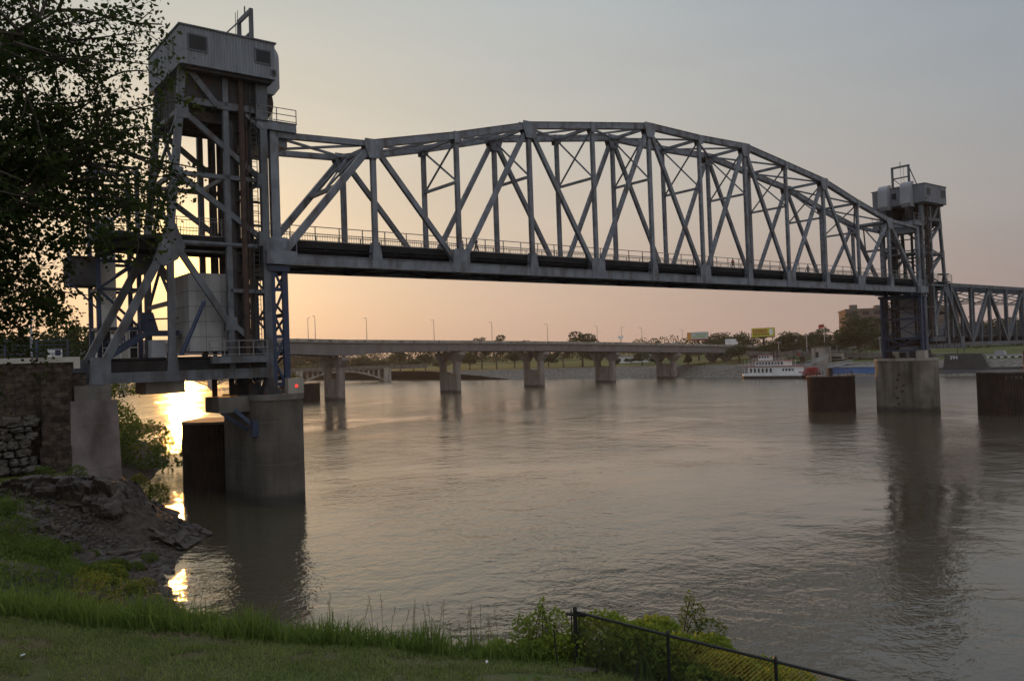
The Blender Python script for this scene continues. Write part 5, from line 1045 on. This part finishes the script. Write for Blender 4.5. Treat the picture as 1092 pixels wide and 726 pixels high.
m = MB(); m.box(-16, -8.9, 6.75, 10.3, 11.4, 11.79); m.build('base_slab', CONC, t)
t = thing('staircase', 'blue steel staircase climbing to a landing behind the sloping tower leg', 'stairs', B(-11.8, 3, 12.2))
m = MB()
for y in (2.4, 3.6): m.beam((-12.6, y, 12.3), (-9.8, y, 14.1), .42, .1); m.box(-9.8, -7.4, y - .05, y + .05, 13.9, 14.3)
m.build('stringer', BLUE, t); m = MB()
for k in range(10): f = (k + .5) / 10; u = -12.6 + 2.8 * f; m.box(u - .14, u + .14, 2.46, 3.54, 12.25 + 1.8 * f, 12.29 + 1.8 * f)
m.box(-9.8, -7.4, 2.46, 3.54, 14.2, 14.26); m.build('tread', STEEL_D, t); m = MB()
for y in (2.4, 3.6):
    m.tube((-12.6, y, 13.4), (-9.8, y, 15.2), .035, 5); m.tube((-9.8, y, 15.2), (-7.4, y, 15.3), .035, 5)
    for k in range(6): f = k / 5; m.tube((-12.6 + 2.8 * f, y, 12.3 + 1.8 * f), (-12.6 + 2.8 * f, y, 13.4 + 1.8 * f), .025, 5)
m.build('handrail', BLUE, t); m = MB(); m.hexa([(-9.9, 3.7, 14.3), (-8.6, 3.7, 14.3), (-8.6, 4.4, 14.3), (-9.9, 4.4, 14.3), (-10.0, 3.7, 15.8), (-9.0, 3.7, 15.8), (-9.0, 4.4, 15.8), (-10.0, 4.4, 15.8)]); m.build('hood', BLUE, t)

# ------------------------------------------------------------------ people
def person(loc, face, label, shirt, trousers, h=1.72, stride=.0):
    k = h / 1.75
    J = {'pel': (0, 0, .95), 'waist': (0, .01, 1.1), 'chest': (0, .0, 1.32), 'neck': (0, .0, 1.48), 'neck2': (0, .01, 1.54), 'head': (0, .025, 1.63), 'crown': (0, .015, 1.72)}
    ed = [('pel', 'waist'), ('waist', 'chest'), ('chest', 'neck'), ('neck', 'neck2'), ('neck2', 'head'), ('head', 'crown')]
    rad = {'pel': (.15, .11), 'waist': (.135, .10), 'chest': (.16, .115), 'neck': (.075, .07), 'neck2': (.05, .05), 'head': (.085, .1), 'crown': (.06, .07)}
    for s, n in ((-1, 'l'), (1, 'r')):
        st = stride * s
        J.update({n + 'hip': (s * .10, 0, .9), n + 'knee': (s * .10, st * .25 + .03, .5), n + 'ank': (s * .10, st * .45 - .02, .09), n + 'toe': (s * .11, st * .45 + .15, .04), n + 'sh': (s * .19, 0, 1.42), n + 'el': (s * .25, -st * .15 - .02, 1.14), n + 'wr': (s * .25, -st * .25 + .08, .9), n + 'hand': (s * .24, -st * .28 + .12, .80)})
        ed += [('pel', n + 'hip'), (n + 'hip', n + 'knee'), (n + 'knee', n + 'ank'), (n + 'ank', n + 'toe'), ('chest', n + 'sh'), (n + 'sh', n + 'el'), (n + 'el', n + 'wr'), (n + 'wr', n + 'hand')]
        rad.update({n + 'hip': (.095, .095), n + 'knee': (.06, .06), n + 'ank': (.04, .045), n + 'toe': (.04, .03), n + 'sh': (.065, .06), n + 'el': (.042, .042), n + 'wr': (.03, .03), n + 'hand': (.032, .02)})
    names = list(J); me = bpy.data.meshes.new('body'); me.from_pydata([tuple(c * k for c in J[n]) for n in names], [(names.index(a), names.index(b)) for a, b in ed], [])
    o = bpy.data.objects.new('body', me); COL.objects.link(o); o.modifiers.new('skin', 'SKIN'); sv = me.skin_vertices[0].data
    for i, n in enumerate(names): sv[i].radius = tuple(r * k for r in rad[n]); sv[i].use_root = (n == 'pel')
    sb = o.modifiers.new('sub', 'SUBSURF'); sb.levels = 1; sb.render_levels = 1
    dg = bpy.context.evaluated_depsgraph_get(); m2 = bpy.data.meshes.new_from_object(o.evaluated_get(dg)); bpy.data.objects.remove(o)
    t = thing('person', label, 'person', loc); o = bpy.data.objects.new('body', m2); COL.objects.link(o); o.parent = t; t.rotation_euler = (0, 0, face)
    m2.materials.clear(); [m2.materials.append(x) for x in (SKIN, CL[shirt], CL[trousers])]
    for p in m2.polygons:
        z = p.center.z / k; x = abs(p.center.x) / k; p.material_index = 2 if (z < .97 and x < .2) else (1 if (z < 1.5 and (x < .24 or z > 1.2)) else 0); p.use_smooth = True
    bm = bmesh.new(); bmesh.ops.create_icosphere(bm, subdivisions=2, radius=1)
    for v in bm.verts: v.co = Vector((v.co.x * .1, v.co.y * .115 - .012, v.co.z * .105 + 1.69)) * k
    hm = bpy.data.meshes.new('hair'); bm.to_mesh(hm); bm.free(); hm.materials.append(BARK); ho = bpy.data.objects.new('hair', hm); COL.objects.link(ho); ho.parent = t
    return t
ANG_U = math.atan2(UY, UX)
person(B(20.9, 3.2, DZ), ANG_U + math.pi / 2, 'person in a pale shirt walking on the deck beside a taller one', 1, 3, 1.5, .5)
person(B(21.9, 2.2, DZ), ANG_U + math.pi / 2, 'taller person in a dark shirt walking on the deck near the third node', 0, 0, 1.8, .6)
person(B(64.2, 2.6, DZ), ANG_U - math.pi / 2, 'person in a dark red shirt on the deck right of the tallest truss part', 2, 3, 1.72, .5)
person(B(83.1, 3.4, DZ), ANG_U - math.pi / 2, 'person in dark clothes on the deck toward the far tower', 0, 3, 1.75, .4)
person(B(-12.15, 3.2, 12.55), ANG_U - math.pi / 2, 'person in a pale shirt at the foot of the blue staircase', 1, 0, 1.7, .2)
person(B(-11.5, 2.75, 13.0), ANG_U - math.pi / 2, 'person in a dark shirt a few treads up the blue staircase', 0, 3, 1.75, .3)

# ------------------------------------------------------------------ rock outcrop and rubble
def outcrop():
    n, mr = 150, 64; v = []; f = []
    A_, B_ = np.array([-31.0, 49.0]), np.array([-20.6, 53.8])
    for i in range(n):
        s = i / (n - 1); c = A_ + (B_ - A_) * s
        if s > .55: c = c + np.array([0, -1.2]) * (s - .55) / .45
        topz = np.interp(s, [0, .06, .3, .54, .6, .68, .85, 1], [4.2, 4.9, 4.9, 4.2, 3.3, 1.8, 1.15, .1]); wf = np.interp(s, [0, .15, .5, .7, 1], [.8, 2.4, 3.0, 2.8, .9])
        for j in range(mr):
            q = j / (mr - 1)
            # section from the back of the slab, over the lip, down the face and out to the foot
            y = np.interp(q, [0, .25, .42, .5, .62, .8, 1], [3.4, 1.2, -1.0, -1.6, -1.15, -1.3, -2.0 - wf * .5]); z = topz * np.interp(q, [0, .25, .42, .5, .62, .8, 1], [.93, 1.0, .98, .85, .5, .2, -.12])
            p = Vector((c[0], c[1] + y, z)); k = Vector((p.x * .7, p.y * .7, p.z * 2.4)); d = mnoise.fractal(k, .8, 2.1, 6) * .5 + (mnoise.cell(Vector((p.x * .8, p.y * .8, p.z * 2.2))) - .5) * .42
            lay = (mnoise.cell(Vector((math.floor(p.x * .35), 0, p.z * 2.1 + .25 * mnoise.noise(Vector((p.x * .5, 0, 3)))))) - .5) * .55 * (q > .38); d += lay
            v.append((p.x + d * .3, p.y - d * .9, z + d * .55 * (1 if z > .3 else .3)))
    for i in range(n - 1):
        for j in range(mr - 1): a = i * mr + j; f.append((a, a + 1, a + mr + 1, a + mr))
    return v, f
v, f = outcrop(); m = MB(ident); m.add(v, f); o = m.build('rock_outcrop', ROCK, None); tag(o, 'long dark layered rock ledge jutting into the water below the abutment', 'rock outcrop')
rk = [rock_verts(i * 5.1 + 2, 1, 2, (1.25, .95, .7), .4) for i in range(7)]; rmesh = []
for i, (p, fs) in enumerate(rk):
    me = bpy.data.meshes.new('boulder'); me.from_pydata(p, [], fs); me.materials.append(ROCK_B if i % 2 else ROCK); rmesh.append(me)
def bpos(A, n, jit):
    A = np.array(A, float); L = np.linalg.norm(np.diff(A, axis=0), axis=1); s = RNG.uniform(0, L.sum(), n); c = np.r_[0, np.cumsum(L)]
    return np.stack([np.interp(s, c, A[:, 0]), np.interp(s, c, A[:, 1])], 1) + RNG.normal(size=(n, 2)) * jit
def rocks(P, r0_, r1_, label, grp):
    for x, y in P:
        o = bpy.data.objects.new('boulder', random.choice(rmesh)); COL.objects.link(o); r = RNG.uniform(r0_, r1_); o.scale = (r, r, r); o.rotation_euler = (RNG.uniform(-.4, .4), RNG.uniform(-.4, .4), RNG.uniform(0, 6.3)); o.location = (x, y, gz(x, y) + r * .15); tag(o, label, 'boulder', grp)
rocks(bpos([(-27.5, 47.5), (-25, 47.5), (-22.5, 46.8), (-21.5, 45.5)], 46, .8), .22, .5, 'reddish angular boulder in the rubble at the foot of the rock ledge', 'rubble boulders below the ledge')
rocks(bpos([(-20.5, 47.5), (-18.8, 43.5), (-17.2, 40.5), (-16.6, 38.8)], 46, .55), .15, .42, 'dark wet boulder along the waterline by the grassy slope', 'boulders along the waterline')
rocks(bpos([(-22.5, 55), (-20.5, 53.5), (-20, 52)], 16, .45), .15, .4, 'dark boulder at the tip of the rock ledge in the water', 'boulders at the ledge tip')
rocks(bpos([(-16.8, 38), (-15.2, 34), (-13.2, 31.2)], 26, .5), .15, .4, 'dark boulder on the bank edge right above the grass fringe', 'boulders above the grass fringe')
rocks(bpos([(-33, 49.5), (-29, 47.6), (-27, 47)], 14, .6), .25, .5, 'grey boulder half hidden by weeds left of the ledge', 'boulders among the weeds')
rocks(bpos([(-28.5, 56.5), (-27, 60), (-26.5, 62)], 14, .4), .25, .6, 'dark boulder at the foot of the pinkish concrete pier', 'boulders at the pier foot')
P = np.concatenate([bpos([(-26, 46), (-21.5, 45), (-18.5, 41.5), (-16.8, 38.5), (-15, 34), (-13, 31)], 2600, .9), bpos([(-28, 48.2), (-25, 48), (-22, 47.5), (-20, 44.5)], 4600, 1.2), bpos([(-24, 56.5), (-21, 53.5)], 300, .7)])
pz = ground_z(P[:, 0], P[:, 1]); m = MB(ident)
for (x, y), z in zip(P, pz):
    if z < -.15: continue
    r = random.uniform(.05, .13) * random.choice((1, 1, 1, 1.9)); pts, fs = rock_verts(random.random() * 50, r, 1, (1.2, .9, .7), .4); m.add([(a + x, b + y, c + z + r * .2) for a, b, c in rot(pts, random.random() * 6)], fs)
o = m.build('rubble', ROCK_B); o['kind'] = 'stuff'
o = None; pts, fs = rock_verts(3, 1, 1, (1.1, .3, .18), .15); m = MB(ident); m.add([(x - 20.6, y + 43.3, z + 1.75) for x, y, z in rot(pts, .2)], fs); o = m.build('stone_slab', ROCK_B); tag(o, 'flat reddish slab lying on the rubble above the waterline', 'stone slab')
# ------------------------------------------------------------------ vegetation on the near bank
def on_ground(P): return np.c_[P, ground_z(P[:, 0], P[:, 1])]
def bush(name, label, lobes, size, m_, n, stems, grp=None, up=.3):
    zb = min(l[2] - l[5] for l in lobes); c = lobes[0]; t = thing(name, label, 'bush', (c[0], c[1], zb), grp)
    m = MB(ident)
    for k in range(stems): l = random.choice(lobes); a = random.uniform(0, 6.3); m.tube((c[0] + .3 * math.cos(a), c[1] + .3 * math.sin(a), zb), (l[0], l[1], l[2]), size * .28, 5, size * .1)
    m.build('stems', BARK, t)
    tot = sum(l[3] * l[4] * l[5] for l in lobes) ; P = np.concatenate([blob(l[:3], l[3:6], max(20, int(n * (l[3] * l[4] * l[5]) / tot)), .4) for l in lobes])
    leaves('foliage', P, RNG.uniform(.6, 1.3, len(P)) * size, m_, t, up=up); return t
# upstream waterside thicket
bush('waterside_bush', 'dense green thicket on the bank between the concrete pier and the glittering water', [(-43, 88, 4.5, 3.0, 4, 3.6), (-40, 89, 3.2, 3, 4, 2.8), (-38.5, 92, 2.0, 2.6, 3, 2.0), (-42, 84, 3.5, 2.2, 3, 3.0), (-45, 92, 5.4, 3, 3, 3.2)], .38, LEAF_MID, 5200, 8)
bush('waterside_bush', 'thin sprig of a shrub standing alone at the water edge right of the thicket', [(-37.6, 93.5, 2.4, .7, .7, 1.0), (-37.2, 94, 3.6, .5, .5, .8)], .34, LEAF_MID, 130, 5)
bush('waterside_bush', 'low dark bush at the foot of the concrete pier by the water', [(-29.3, 64.2, 1.8, 1.0, 1.3, 1.5), (-28.6, 66, 1.2, .8, 1.2, 1.1)], .2, LEAF_MID, 1500, 5)
bush('waterside_bush', 'hanging leafy branches just under the near girder', [(-38, 80, 9.6, 1.8, 1.2, .7), (-36.6, 80.5, 9.2, 1.0, 1, .5)], .26, LEAF_MID, 380, 4)
bush('slope_bush', 'dark weeds on the terrace above the boulder wall', [(-36, 60.8, 9.2, 2.2, 1.0, .8), (-33.6, 60.4, 9.0, 1.4, .8, .6)], .2, LEAF_MID, 1500, 6)
for x, y, r, lb in ((-23.6, 39.5, 1.0, 'round green bush on the slope nearest the rubble'), (-26.5, 42, 1.3, 'broad green bush on the slope under the rock ledge'), (-21.5, 36.5, .9, 'small green bush on the slope just above the tall grass'), (-28.5, 45.2, .9, 'green bush left of the reddish boulders'), (-19.6, 38.6, .7, 'low bush close to the waterline boulders'), (-25, 35, 1.1, 'green bush at the left edge of the weedy slope')):
    z = gz(x, y); bush('slope_bush', lb, [(x, y, z + r * .4, r * 1.3, r, r * .6), (x + r * .8, y + .3, z + r * .35, r * .8, r * .7, r * .5), (x - r * .8, y - .2, z + r * .5, r * .8, r * .7, r * .6)], .13, LEAF_MID, 1500, 6, 'bushes on the weedy slope')
# slope ground cover
P = np.c_[RNG.uniform(-33, -12.5, 42000), RNG.uniform(19, 49, 42000)]; P = on_ground(P)
keep = (P[:, 2] > 1.3) & (P[:, 0] < -13.2 - (P[:, 1] - 20) * .15) & ~((P[:, 1] > 44.2) & (P[:, 0] > -27.5) & (RNG.random(len(P)) > .38))
P = P[keep]; P[:, 2] += RNG.random(len(P)) ** 2 * .4; o = leaves('ground_cover', P, RNG.uniform(.08, .2, len(P)), LEAF_MID, up=.8); o['kind'] = 'stuff'
Q = P[RNG.random(len(P)) < .45].copy(); Q[:, 2] -= .15; o = blades('rough_grass', Q, RNG.uniform(.2, .55, len(Q)), .025, GRASS, .5); o['kind'] = 'stuff'
for k, (x, y) in enumerate(bpos([(-28, 47), (-25, 46.6), (-22, 45.5), (-20, 43), (-18, 40.5), (-16.5, 37.5), (-14.5, 33.5)], 26, .9)):
    z = gz(x, y)
    if z < .25: continue
    r = RNG.uniform(.25, .6); bush('weed_clump', 'green weed clump growing among the rubble between ledge and grass', [(x, y, z + r * .5, r, r, r * .7), (x + r * .6, y, z + r * .3, r * .6, r * .6, r * .5)], .12, LEAF_MID, int(900 * r), 4, 'weed clumps among the rubble')
bush('slope_bush', 'dark ivy and weeds at the base of the pinkish concrete pier', [(-31.8, 55.2, 4.6, 1.1, .6, .5), (-29.6, 55.8, 4.4, .7, .5, .6)], .16, LEAF_MID, 900, 6)
# terrace grass by the wall
P = on_ground(np.c_[RNG.uniform(-40, -29, 5000), RNG.uniform(53, 57.5, 5000)]); o = blades('terrace_grass', P[P[:, 2] > 3.5], .22, .04, GRASS_LAWN, .5); o['kind'] = 'stuff'
# lawn
crest = np.array([(-16, 18.5), (-14, 18.3), (-11, 18.2), (-7, 17.6), (-3, 17.1), (.8, 16.6), (3, 15.6), (5, 14), (7, 12)])
P = np.c_[RNG.uniform(-15, 6, 120000), RNG.uniform(11, 18.6, 120000)]; P = P[P[:, 1] < np.interp(P[:, 0], crest[:, 0], crest[:, 1]) + .2]; P = on_ground(P)
pn = np.array([mnoise.noise(Vector((a * .5, b * .9, 4))) + .6 * mnoise.noise(Vector((a * 2, b * 2, 1))) for a, b in P[:, :2]])
bare = ((P[:, 0] - 0.0) / 1.1) ** 2 + ((P[:, 1] - 15.3) / .35) ** 2 < 1 + pn
G = P[(pn < .25) & ~bare]; o = blades('lawn_grass', G, RNG.uniform(.04, .15, len(G)) * (1 + .5 * pn[(pn < .25) & ~bare]), .017, GRASS_LAWN, .8); o['kind'] = 'stuff'
D_ = P[(pn > .12) & (RNG.random(len(P)) < .5)]; o = blades('dry_lawn_grass', D_, RNG.uniform(.03, .09, len(D_)), .014, GRASS_DRY, 1.3); o['kind'] = 'stuff'
W_ = P[RNG.random(len(P)) < .0022]; W2 = np.repeat(W_, 14, 0) + RNG.normal(size=(len(W_) * 14, 3)) * [.06, .06, .015] + [0, 0, .05]
o = leaves('lawn_weeds', W2, RNG.uniform(.04, .09, len(W2)), GRASS, up=1.2); o['kind'] = 'stuff'
# tall fringe along the crest
x = RNG.uniform(-15.5, 6.5, 12000); y = np.interp(x, crest[:, 0], crest[:, 1]) + RNG.uniform(-.15, 1.7, len(x)); P = on_ground(np.c_[x, y]); cl = np.array([mnoise.noise(Vector((a * 1.3, b * 1.3, 9))) for a, b in P[:, :2]])
hgt = np.clip(.5 + .6 * cl + RNG.normal(size=len(x)) * .12, .1, 1.0) * np.interp(x, [-15, -8, -3, 0, 4], [.9, 1.05, .9, .8, 1.0])
o = blades('tall_fringe_grass', P, hgt, RNG.uniform(.018, .045, len(P)), GRASS, .6); o['kind'] = 'stuff'
# seeding stalks
x = np.r_[RNG.uniform(-4.5, 1.0, 34), RNG.uniform(-10, -5, 8)]; y = np.interp(x, crest[:, 0], crest[:, 1]) + RNG.uniform(.1, 1.0, len(x)); P = on_ground(np.c_[x, y]); m = MB(ident)
for p in P:
    h = random.uniform(.7, 1.25); a = random.uniform(0, 6.3); l = random.uniform(.02, .18); tip = (p[0] + l * math.cos(a), p[1] + l * math.sin(a), p[2] + h); mid = (p[0] + l * .3 * math.cos(a), p[1] + l * .3 * math.sin(a), p[2] + h * .6)
    m.tube(p, mid, .006, 4, .005); m.tube(mid, tip, .005, 4, .003)
    for k in range(9):
        f = .72 + .28 * k / 9; q = V3(mid) + (V3(tip) - V3(mid)) * ((f - .6) / .4); b = random.uniform(0, 6.3); m.tube(q, q + (.05 * math.cos(b), .05 * math.sin(b), .035), .006, 3, .002)
o = m.build('seeding_grass', GRASS_DRY); o['kind'] = 'stuff'
# weeds and vines around the fence
VL = [(1.6, 16.7, 5.4, .75, .45, .62), (2.3, 16.3, 5.4, .7, .45, .5), (3.0, 15.8, 5.3, .6, .45, .5), (3.6, 16.2, 5.15, .6, .5, .5), (.7, 17.0, 5.1, .5, .4, .4), (3.9, 15.2, 5.15, .5, .5, .4), (2.7, 16.8, 5.35, .6, .5, .5), (4.4, 15.6, 4.95, .6, .5, .45), (.2, 17.2, 5.0, .5, .4, .35), (-.5, 17.4, 4.95, .4, .35, .3)]
bush('vine_bush', 'yellow green vines smothering the black fence near its corner post', VL, .10, LEAF_VINE, 15000, 12, up=.6)
bush('vine_bush', 'upright yellow green shrub rising behind the fence above the vines', [(3.55, 17.3, 5.6, .3, .3, .4), (3.5, 17.3, 5.95, .12, .14, .26), (3.9, 17.1, 5.35, .35, .3, .3)], .07, LEAF_MID, 700, 6, up=.5)
bush('vine_bush', 'thin leafy weeds at the left of the fence corner post', [(.35, 17.4, 5.4, .4, .25, .5), (.0, 17.6, 5.3, .3, .25, .4), (.75, 17.3, 5.5, .3, .2, .45), (.45, 17.5, 5.95, .12, .12, .2)], .075, LEAF_VINE, 1300, 9, up=.3)
bush('vine_bush', 'low weeds between the second and third fence posts', [(3.6, 15.1, 5.2, .7, .5, .5), (4.5, 14.4, 5.15, .7, .5, .5), (5.3, 13.7, 5.1, .7, .5, .5), (6.0, 13.0, 5.0, .6, .5, .45)], .085, LEAF_VINE, 9000, 10, up=.6)
bush('vine_bush', 'weeds spreading down toward the water beyond the fence', [(5.2, 15.2, 4.45, .8, .7, .5), (6.2, 14.2, 4.35, .7, .7, .5), (4.5, 16.4, 4.5, .7, .6, .5)], .10, LEAF_VINE, 6000, 8, up=.5)
FP = [(1.06, 16.5), (2.62, 15.0), (4.15, 13.7), (5.6, 12.4)]; ft = thing('chain_link_fence', 'black chain link fence with a round top rail in the bottom right corner', 'fence', (1.06, 16.5, 5.0)); tops = []
for i, (x, y) in enumerate(FP):
    z = gz(x, y); top = [6.09, 6.07, 6.02, 5.98][i]; tops.append((x, y, top)); m = MB(ident); r = .042 if i == 0 else .03; m.tube((x, y, z - .3), (x, y, top + (.06 if i == 0 else .02)), r, 10); m.tube((x, y, top + .02), (x, y, top + .06), r * 1.3, 10, r * .5)
    if i == 0: m.tube((x - .07, y + .05, z), (x - .07, y + .05, top), .012, 5); m.tube((x + .08, y + .02, z), (x + .08, y + .02, top - .1), .012, 5); m.tube((x - .16, y + .1, top - .1), (x + .2, y - .12, top - .08), .03, 6)
    m.build('post', BLACK, ft)
m = MB(ident); tr = [(a, b, c - .03) for a, b, c in tops]; m.path(tr, .026, 10); m.build('top_rail', BLACK, ft)
m = MB(ident); Hm = 1.05
for (a, b) in zip(tops[:-1], tops[1:]):
    a, b = V3(a), V3(b); L = np.linalg.norm((b - a)[:2]); e = (b - a) / L; st = .075; k = -int(Hm / st)
    while k * st < L:
        for sgn in (1, -1):
            s0, s1 = k * st, k * st + Hm; z0, z1 = 0, Hm
            if s0 < 0: z0 = -s0; s0 = 0
            if s1 > L: z1 = z0 + (L - s0); s1 = L
            if s1 - s0 > .02:
                f = (lambda z: z) if sgn > 0 else (lambda z: Hm - z); p = a + e * s0 + (0, 0, -Hm - .05 + f(z0)); q = a + e * s1 + (0, 0, -Hm - .05 + f(z1)); m.tube(p, q, .003, 3)
        k += 1
m.build('wire_mesh', BLACK, ft)
for x, y, h, l, lb in ((.68, 16.3, .72, -.06, 'short leaning rusty iron stake left of the fence corner post'), (1.95, 14.9, .55, .1, 'short rusty iron stake in front of the vines')):
    z = gz(x, y); m = MB(ident); m.tube((x, y, z - .1), (x + l, y, z + h), .016, 6); o = m.build('iron_stake', BLACK); tag(o, lb, 'stake')
pts, fs = rock_verts(8, 1, 2, (.4, .12, .07), .3); m = MB(ident); m.add([(x + 1.05, y + 15.85, z + gz(1.05, 15.85) + .05) for x, y, z in pts], fs); o = m.build('log', BARK); tag(o, 'dark rotten log lying at the foot of the fence corner post', 'log')
WRAP = mat('white litter paper', (.6, .65, .68), (.7, .74, .76), .6, 5)
z = gz(-9.2, 15.3); m = MB(ident); m.add([(-9.25, 15.3, z + .05), (-9.20, 15.26, z + .07), (-9.15, 15.3, z + .08), (-9.2, 15.34, z + .06), (-9.24, 15.3, z + .08), (-9.19, 15.27, z + .09), (-9.16, 15.31, z + .10), (-9.2, 15.35, z + .085)], [(0, 1, 2, 3), (7, 6, 5, 4), (0, 4, 5, 1), (1, 5, 6, 2), (2, 6, 7, 3), (3, 7, 4, 0)]); o = m.build('litter', WRAP); tag(o, 'crumpled scrap of white paper lying on the lawn at the lower left', 'litter')
t = thing('clover_flower', 'single small white flower head on the lawn edge left of the fence', 'flower', (-.7, 16, gz(-.7, 16))); m = MB(ident); z = gz(-.7, 16); m.tube((-.7, 16, z), (-.7, 16, z + .1), .006, 5); m.build('stem', GRASS, t); pts, fs = rock_verts(4, .035, 1); m = MB(ident); m.add([(x - .7, y + 16, zz + z + .12) for x, y, zz in pts], fs); m.build('flower_head', WHITE, t)
# trees behind the abutment on the near bank
for px, yt, D, w, k, lb in ((-8, 352, 112, 60, 0, 'green tree behind the blue railing, at the left edge'), (30, 350, 118, 70, 5, 'broad green tree behind the lamp post on the abutment'), (78, 340, 112, 62, 1, 'green tree between the lamp post and the blue lift tower'), (62, 352, 104, 50, 0, 'lower green tree behind the notice board'), (104, 356, 120, 40, 5, 'green tree seen through the foot of the blue lift tower')):
    o = put_tree(px, yt, D, w, k, lb, 'trees on the near bank')
# ------------------------------------------------------------------ the big tree overhanging from the left
bt = thing('broadleaf_tree', 'large dark tree overhanging the top left corner in front of the lift tower', 'tree', (-11.5, 13, gz(-11.5, 13)))
z0 = gz(-11.5, 13); m = MB(ident); m.tube((-11.5, 13, z0 - .3), (-11.3, 13, z0 + 3), .42, 12, .32); m.tube((-11.3, 13, z0 + 3), (-10.6, 13.1, z0 + 6.5), .32, 10, .22); m.tube((-10.6, 13.1, z0 + 6.5), (-9.8, 13, z0 + 12), .22, 9, .08); m.build('trunk', BARK, bt)
def tp(px, py, D=13.0): return np.array([(px - 546) * D / FPX, D, CAM_H + (402 - py) * D / FPX])
limbs = [((-11.1, 13, z0 + 4.4), tp(40, 285, 12.4)), ((-10.9, 13.1, z0 + 5.3), tp(70, 225, 13.4)), ((-10.7, 13.1, z0 + 6.2), tp(110, 170, 12.7)), ((-10.4, 13, z0 + 7.4), tp(100, 95, 13.5)), ((-10.2, 13, z0 + 8.4), tp(90, 40, 12.8)), ((-10, 13, z0 + 9.6), tp(110, -10, 13.2)), ((-10.5, 13, z0 + 6.6), tp(30, 130, 11.8)), ((-10.4, 13.1, z0 + 7), tp(20, 70, 14.2)), ((-11.1, 13, z0 + 4.2), tp(-20, 310, 13.6))]
m = MB(ident); nodes = []; rr = random.Random(5)
EP = np.array([(-60, 168), (0, 166), (60, 152), (95, 128), (130, 142), (180, 158), (235, 156), (262, 132), (290, 105), (320, 75), (345, 25), (370, -60)], float)
def inside(q): return (q[0] - (-12.5)) > 0 and q[0] < (np.interp(402 - (q[2] - CAM_H) * FPX / 13, EP[:, 0], EP[:, 1]) - 546) * 13 / FPX
def twig(p, d, L, r, depth, free=False):
    p = V3(p); d = V3(d) / np.linalg.norm(d); n = max(2, int(L / .35)); pts = [p]
    for i in range(n):
        d = d + np.array([rr.gauss(0, .16), rr.gauss(0, .16), rr.gauss(0, .12) - .015]); d /= np.linalg.norm(d); q = pts[-1] + d * L / n
        if not free and not inside(q): break
        m.tube(pts[-1], q, r * (1 - .75 * i / n), 5 if r > .02 else 4, r * (1 - .75 * (i + 1) / n)); pts.append(q)
        if depth > 0 and i >= 1:
            for _ in range(2 if depth > 1 else 1 + (rr.random() < .5)):
                a = np.array([rr.gauss(0, 1), rr.gauss(0, 1), rr.gauss(0, .8)]); dd = d * .7 + a * .55; twig(q, dd, L * rr.uniform(.3, .5), r * .42, depth - 1, free)
    if depth <= 1: nodes.extend((q, r) for q in pts[1:])
for a, b in limbs:
    a, b = V3(a), V3(b); d = b - a; L = np.linalg.norm(d); twig(a, d, L, .075, 2)
for px, py, D in ((170, 14, 13.1), (162, 40, 13.4), (150, 60, 12.6), (150, 130, 13.3), (168, 185, 12.9), (170, 235, 13.2), (140, 262, 12.6), (198, 75, 13.0), (206, 112, 13.1), (100, 288, 13), (60, 318, 13.2), (110, 250, 12.8), (20, 335, 12.7), (130, 100, 12.8), (140, 205, 13.3), (125, 30, 12.9), (135, 160, 13)):
    e = tp(px, py, D); s_ = e + np.array([-1.25, rr.uniform(-.3, .3), -.1 if py < 200 else .5]); twig(s_, e - s_, np.linalg.norm(e - s_) * 1.02, .02, 1, True)
m.build('limbs', BARK, bt)
N = np.array([n[0] for n in nodes]); keepn = RNG.random(len(N)) < 1.0; N = N[keepn]
print('tree nodes', len(N))
xs_ = N[:, 0]; dens = np.interp(xs_, [-11, -8.5, -7.3, -6.2, -4.5], [1.0, 1.0, .85, .6, .5]); cnt = (RNG.poisson(21 * dens))
Cc = np.repeat(N, cnt, 0) + RNG.normal(size=(cnt.sum(), 3)) * np.array([.11, .11, .09])
core = [(tp(10, 120), (1.5, 1.4, 1.7), 5200), (tp(35, 205), (1.2, 1.2, 1.1), 3600), (tp(-60, 180), (1.6, 1.6, 2.6), 4200), (tp(15, 20), (1.3, 1.4, 1.0), 1800), (tp(10, 285), (.9, 1, .5), 1200), (tp(70, 245), (.7, .8, .5), 1000)]
C2 = np.concatenate([blob(c, r, int(n * 1.0), .2) for c, r, n in core]); hole = np.array([mnoise.noise(Vector(p * 1.6)) for p in C2]); C2 = C2[hole > .03]
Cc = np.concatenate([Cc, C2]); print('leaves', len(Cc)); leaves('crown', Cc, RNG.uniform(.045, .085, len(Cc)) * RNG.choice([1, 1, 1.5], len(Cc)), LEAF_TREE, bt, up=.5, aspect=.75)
for o in protos:
    if not o.get('label'): [bpy.data.objects.remove(c) for c in list(o.children)]; bpy.data.objects.remove(o)
# ------------------------------------------------------------------ evening haze
HZ = bpy.data.materials.new('evening haze'); HZ.use_nodes = True; HZ.node_tree.nodes.clear()
_o = HZ.node_tree.nodes.new('ShaderNodeOutputMaterial'); _v = HZ.node_tree.nodes.new('ShaderNodeVolumePrincipled'); HZ.node_tree.links.new(_v.outputs[0], _o.inputs['Volume'])
_v.inputs['Color'].default_value = (.95, .9, .86, 1); _v.inputs['Density'].default_value = .00012; _v.inputs['Anisotropy'].default_value = .35
m = MB(ident); m.box(-6900, 6900, -2900, 8900, -4.5, 75); o = m.build('haze', HZ); o['kind'] = 'stuff'; o.display_type = 'WIRE'
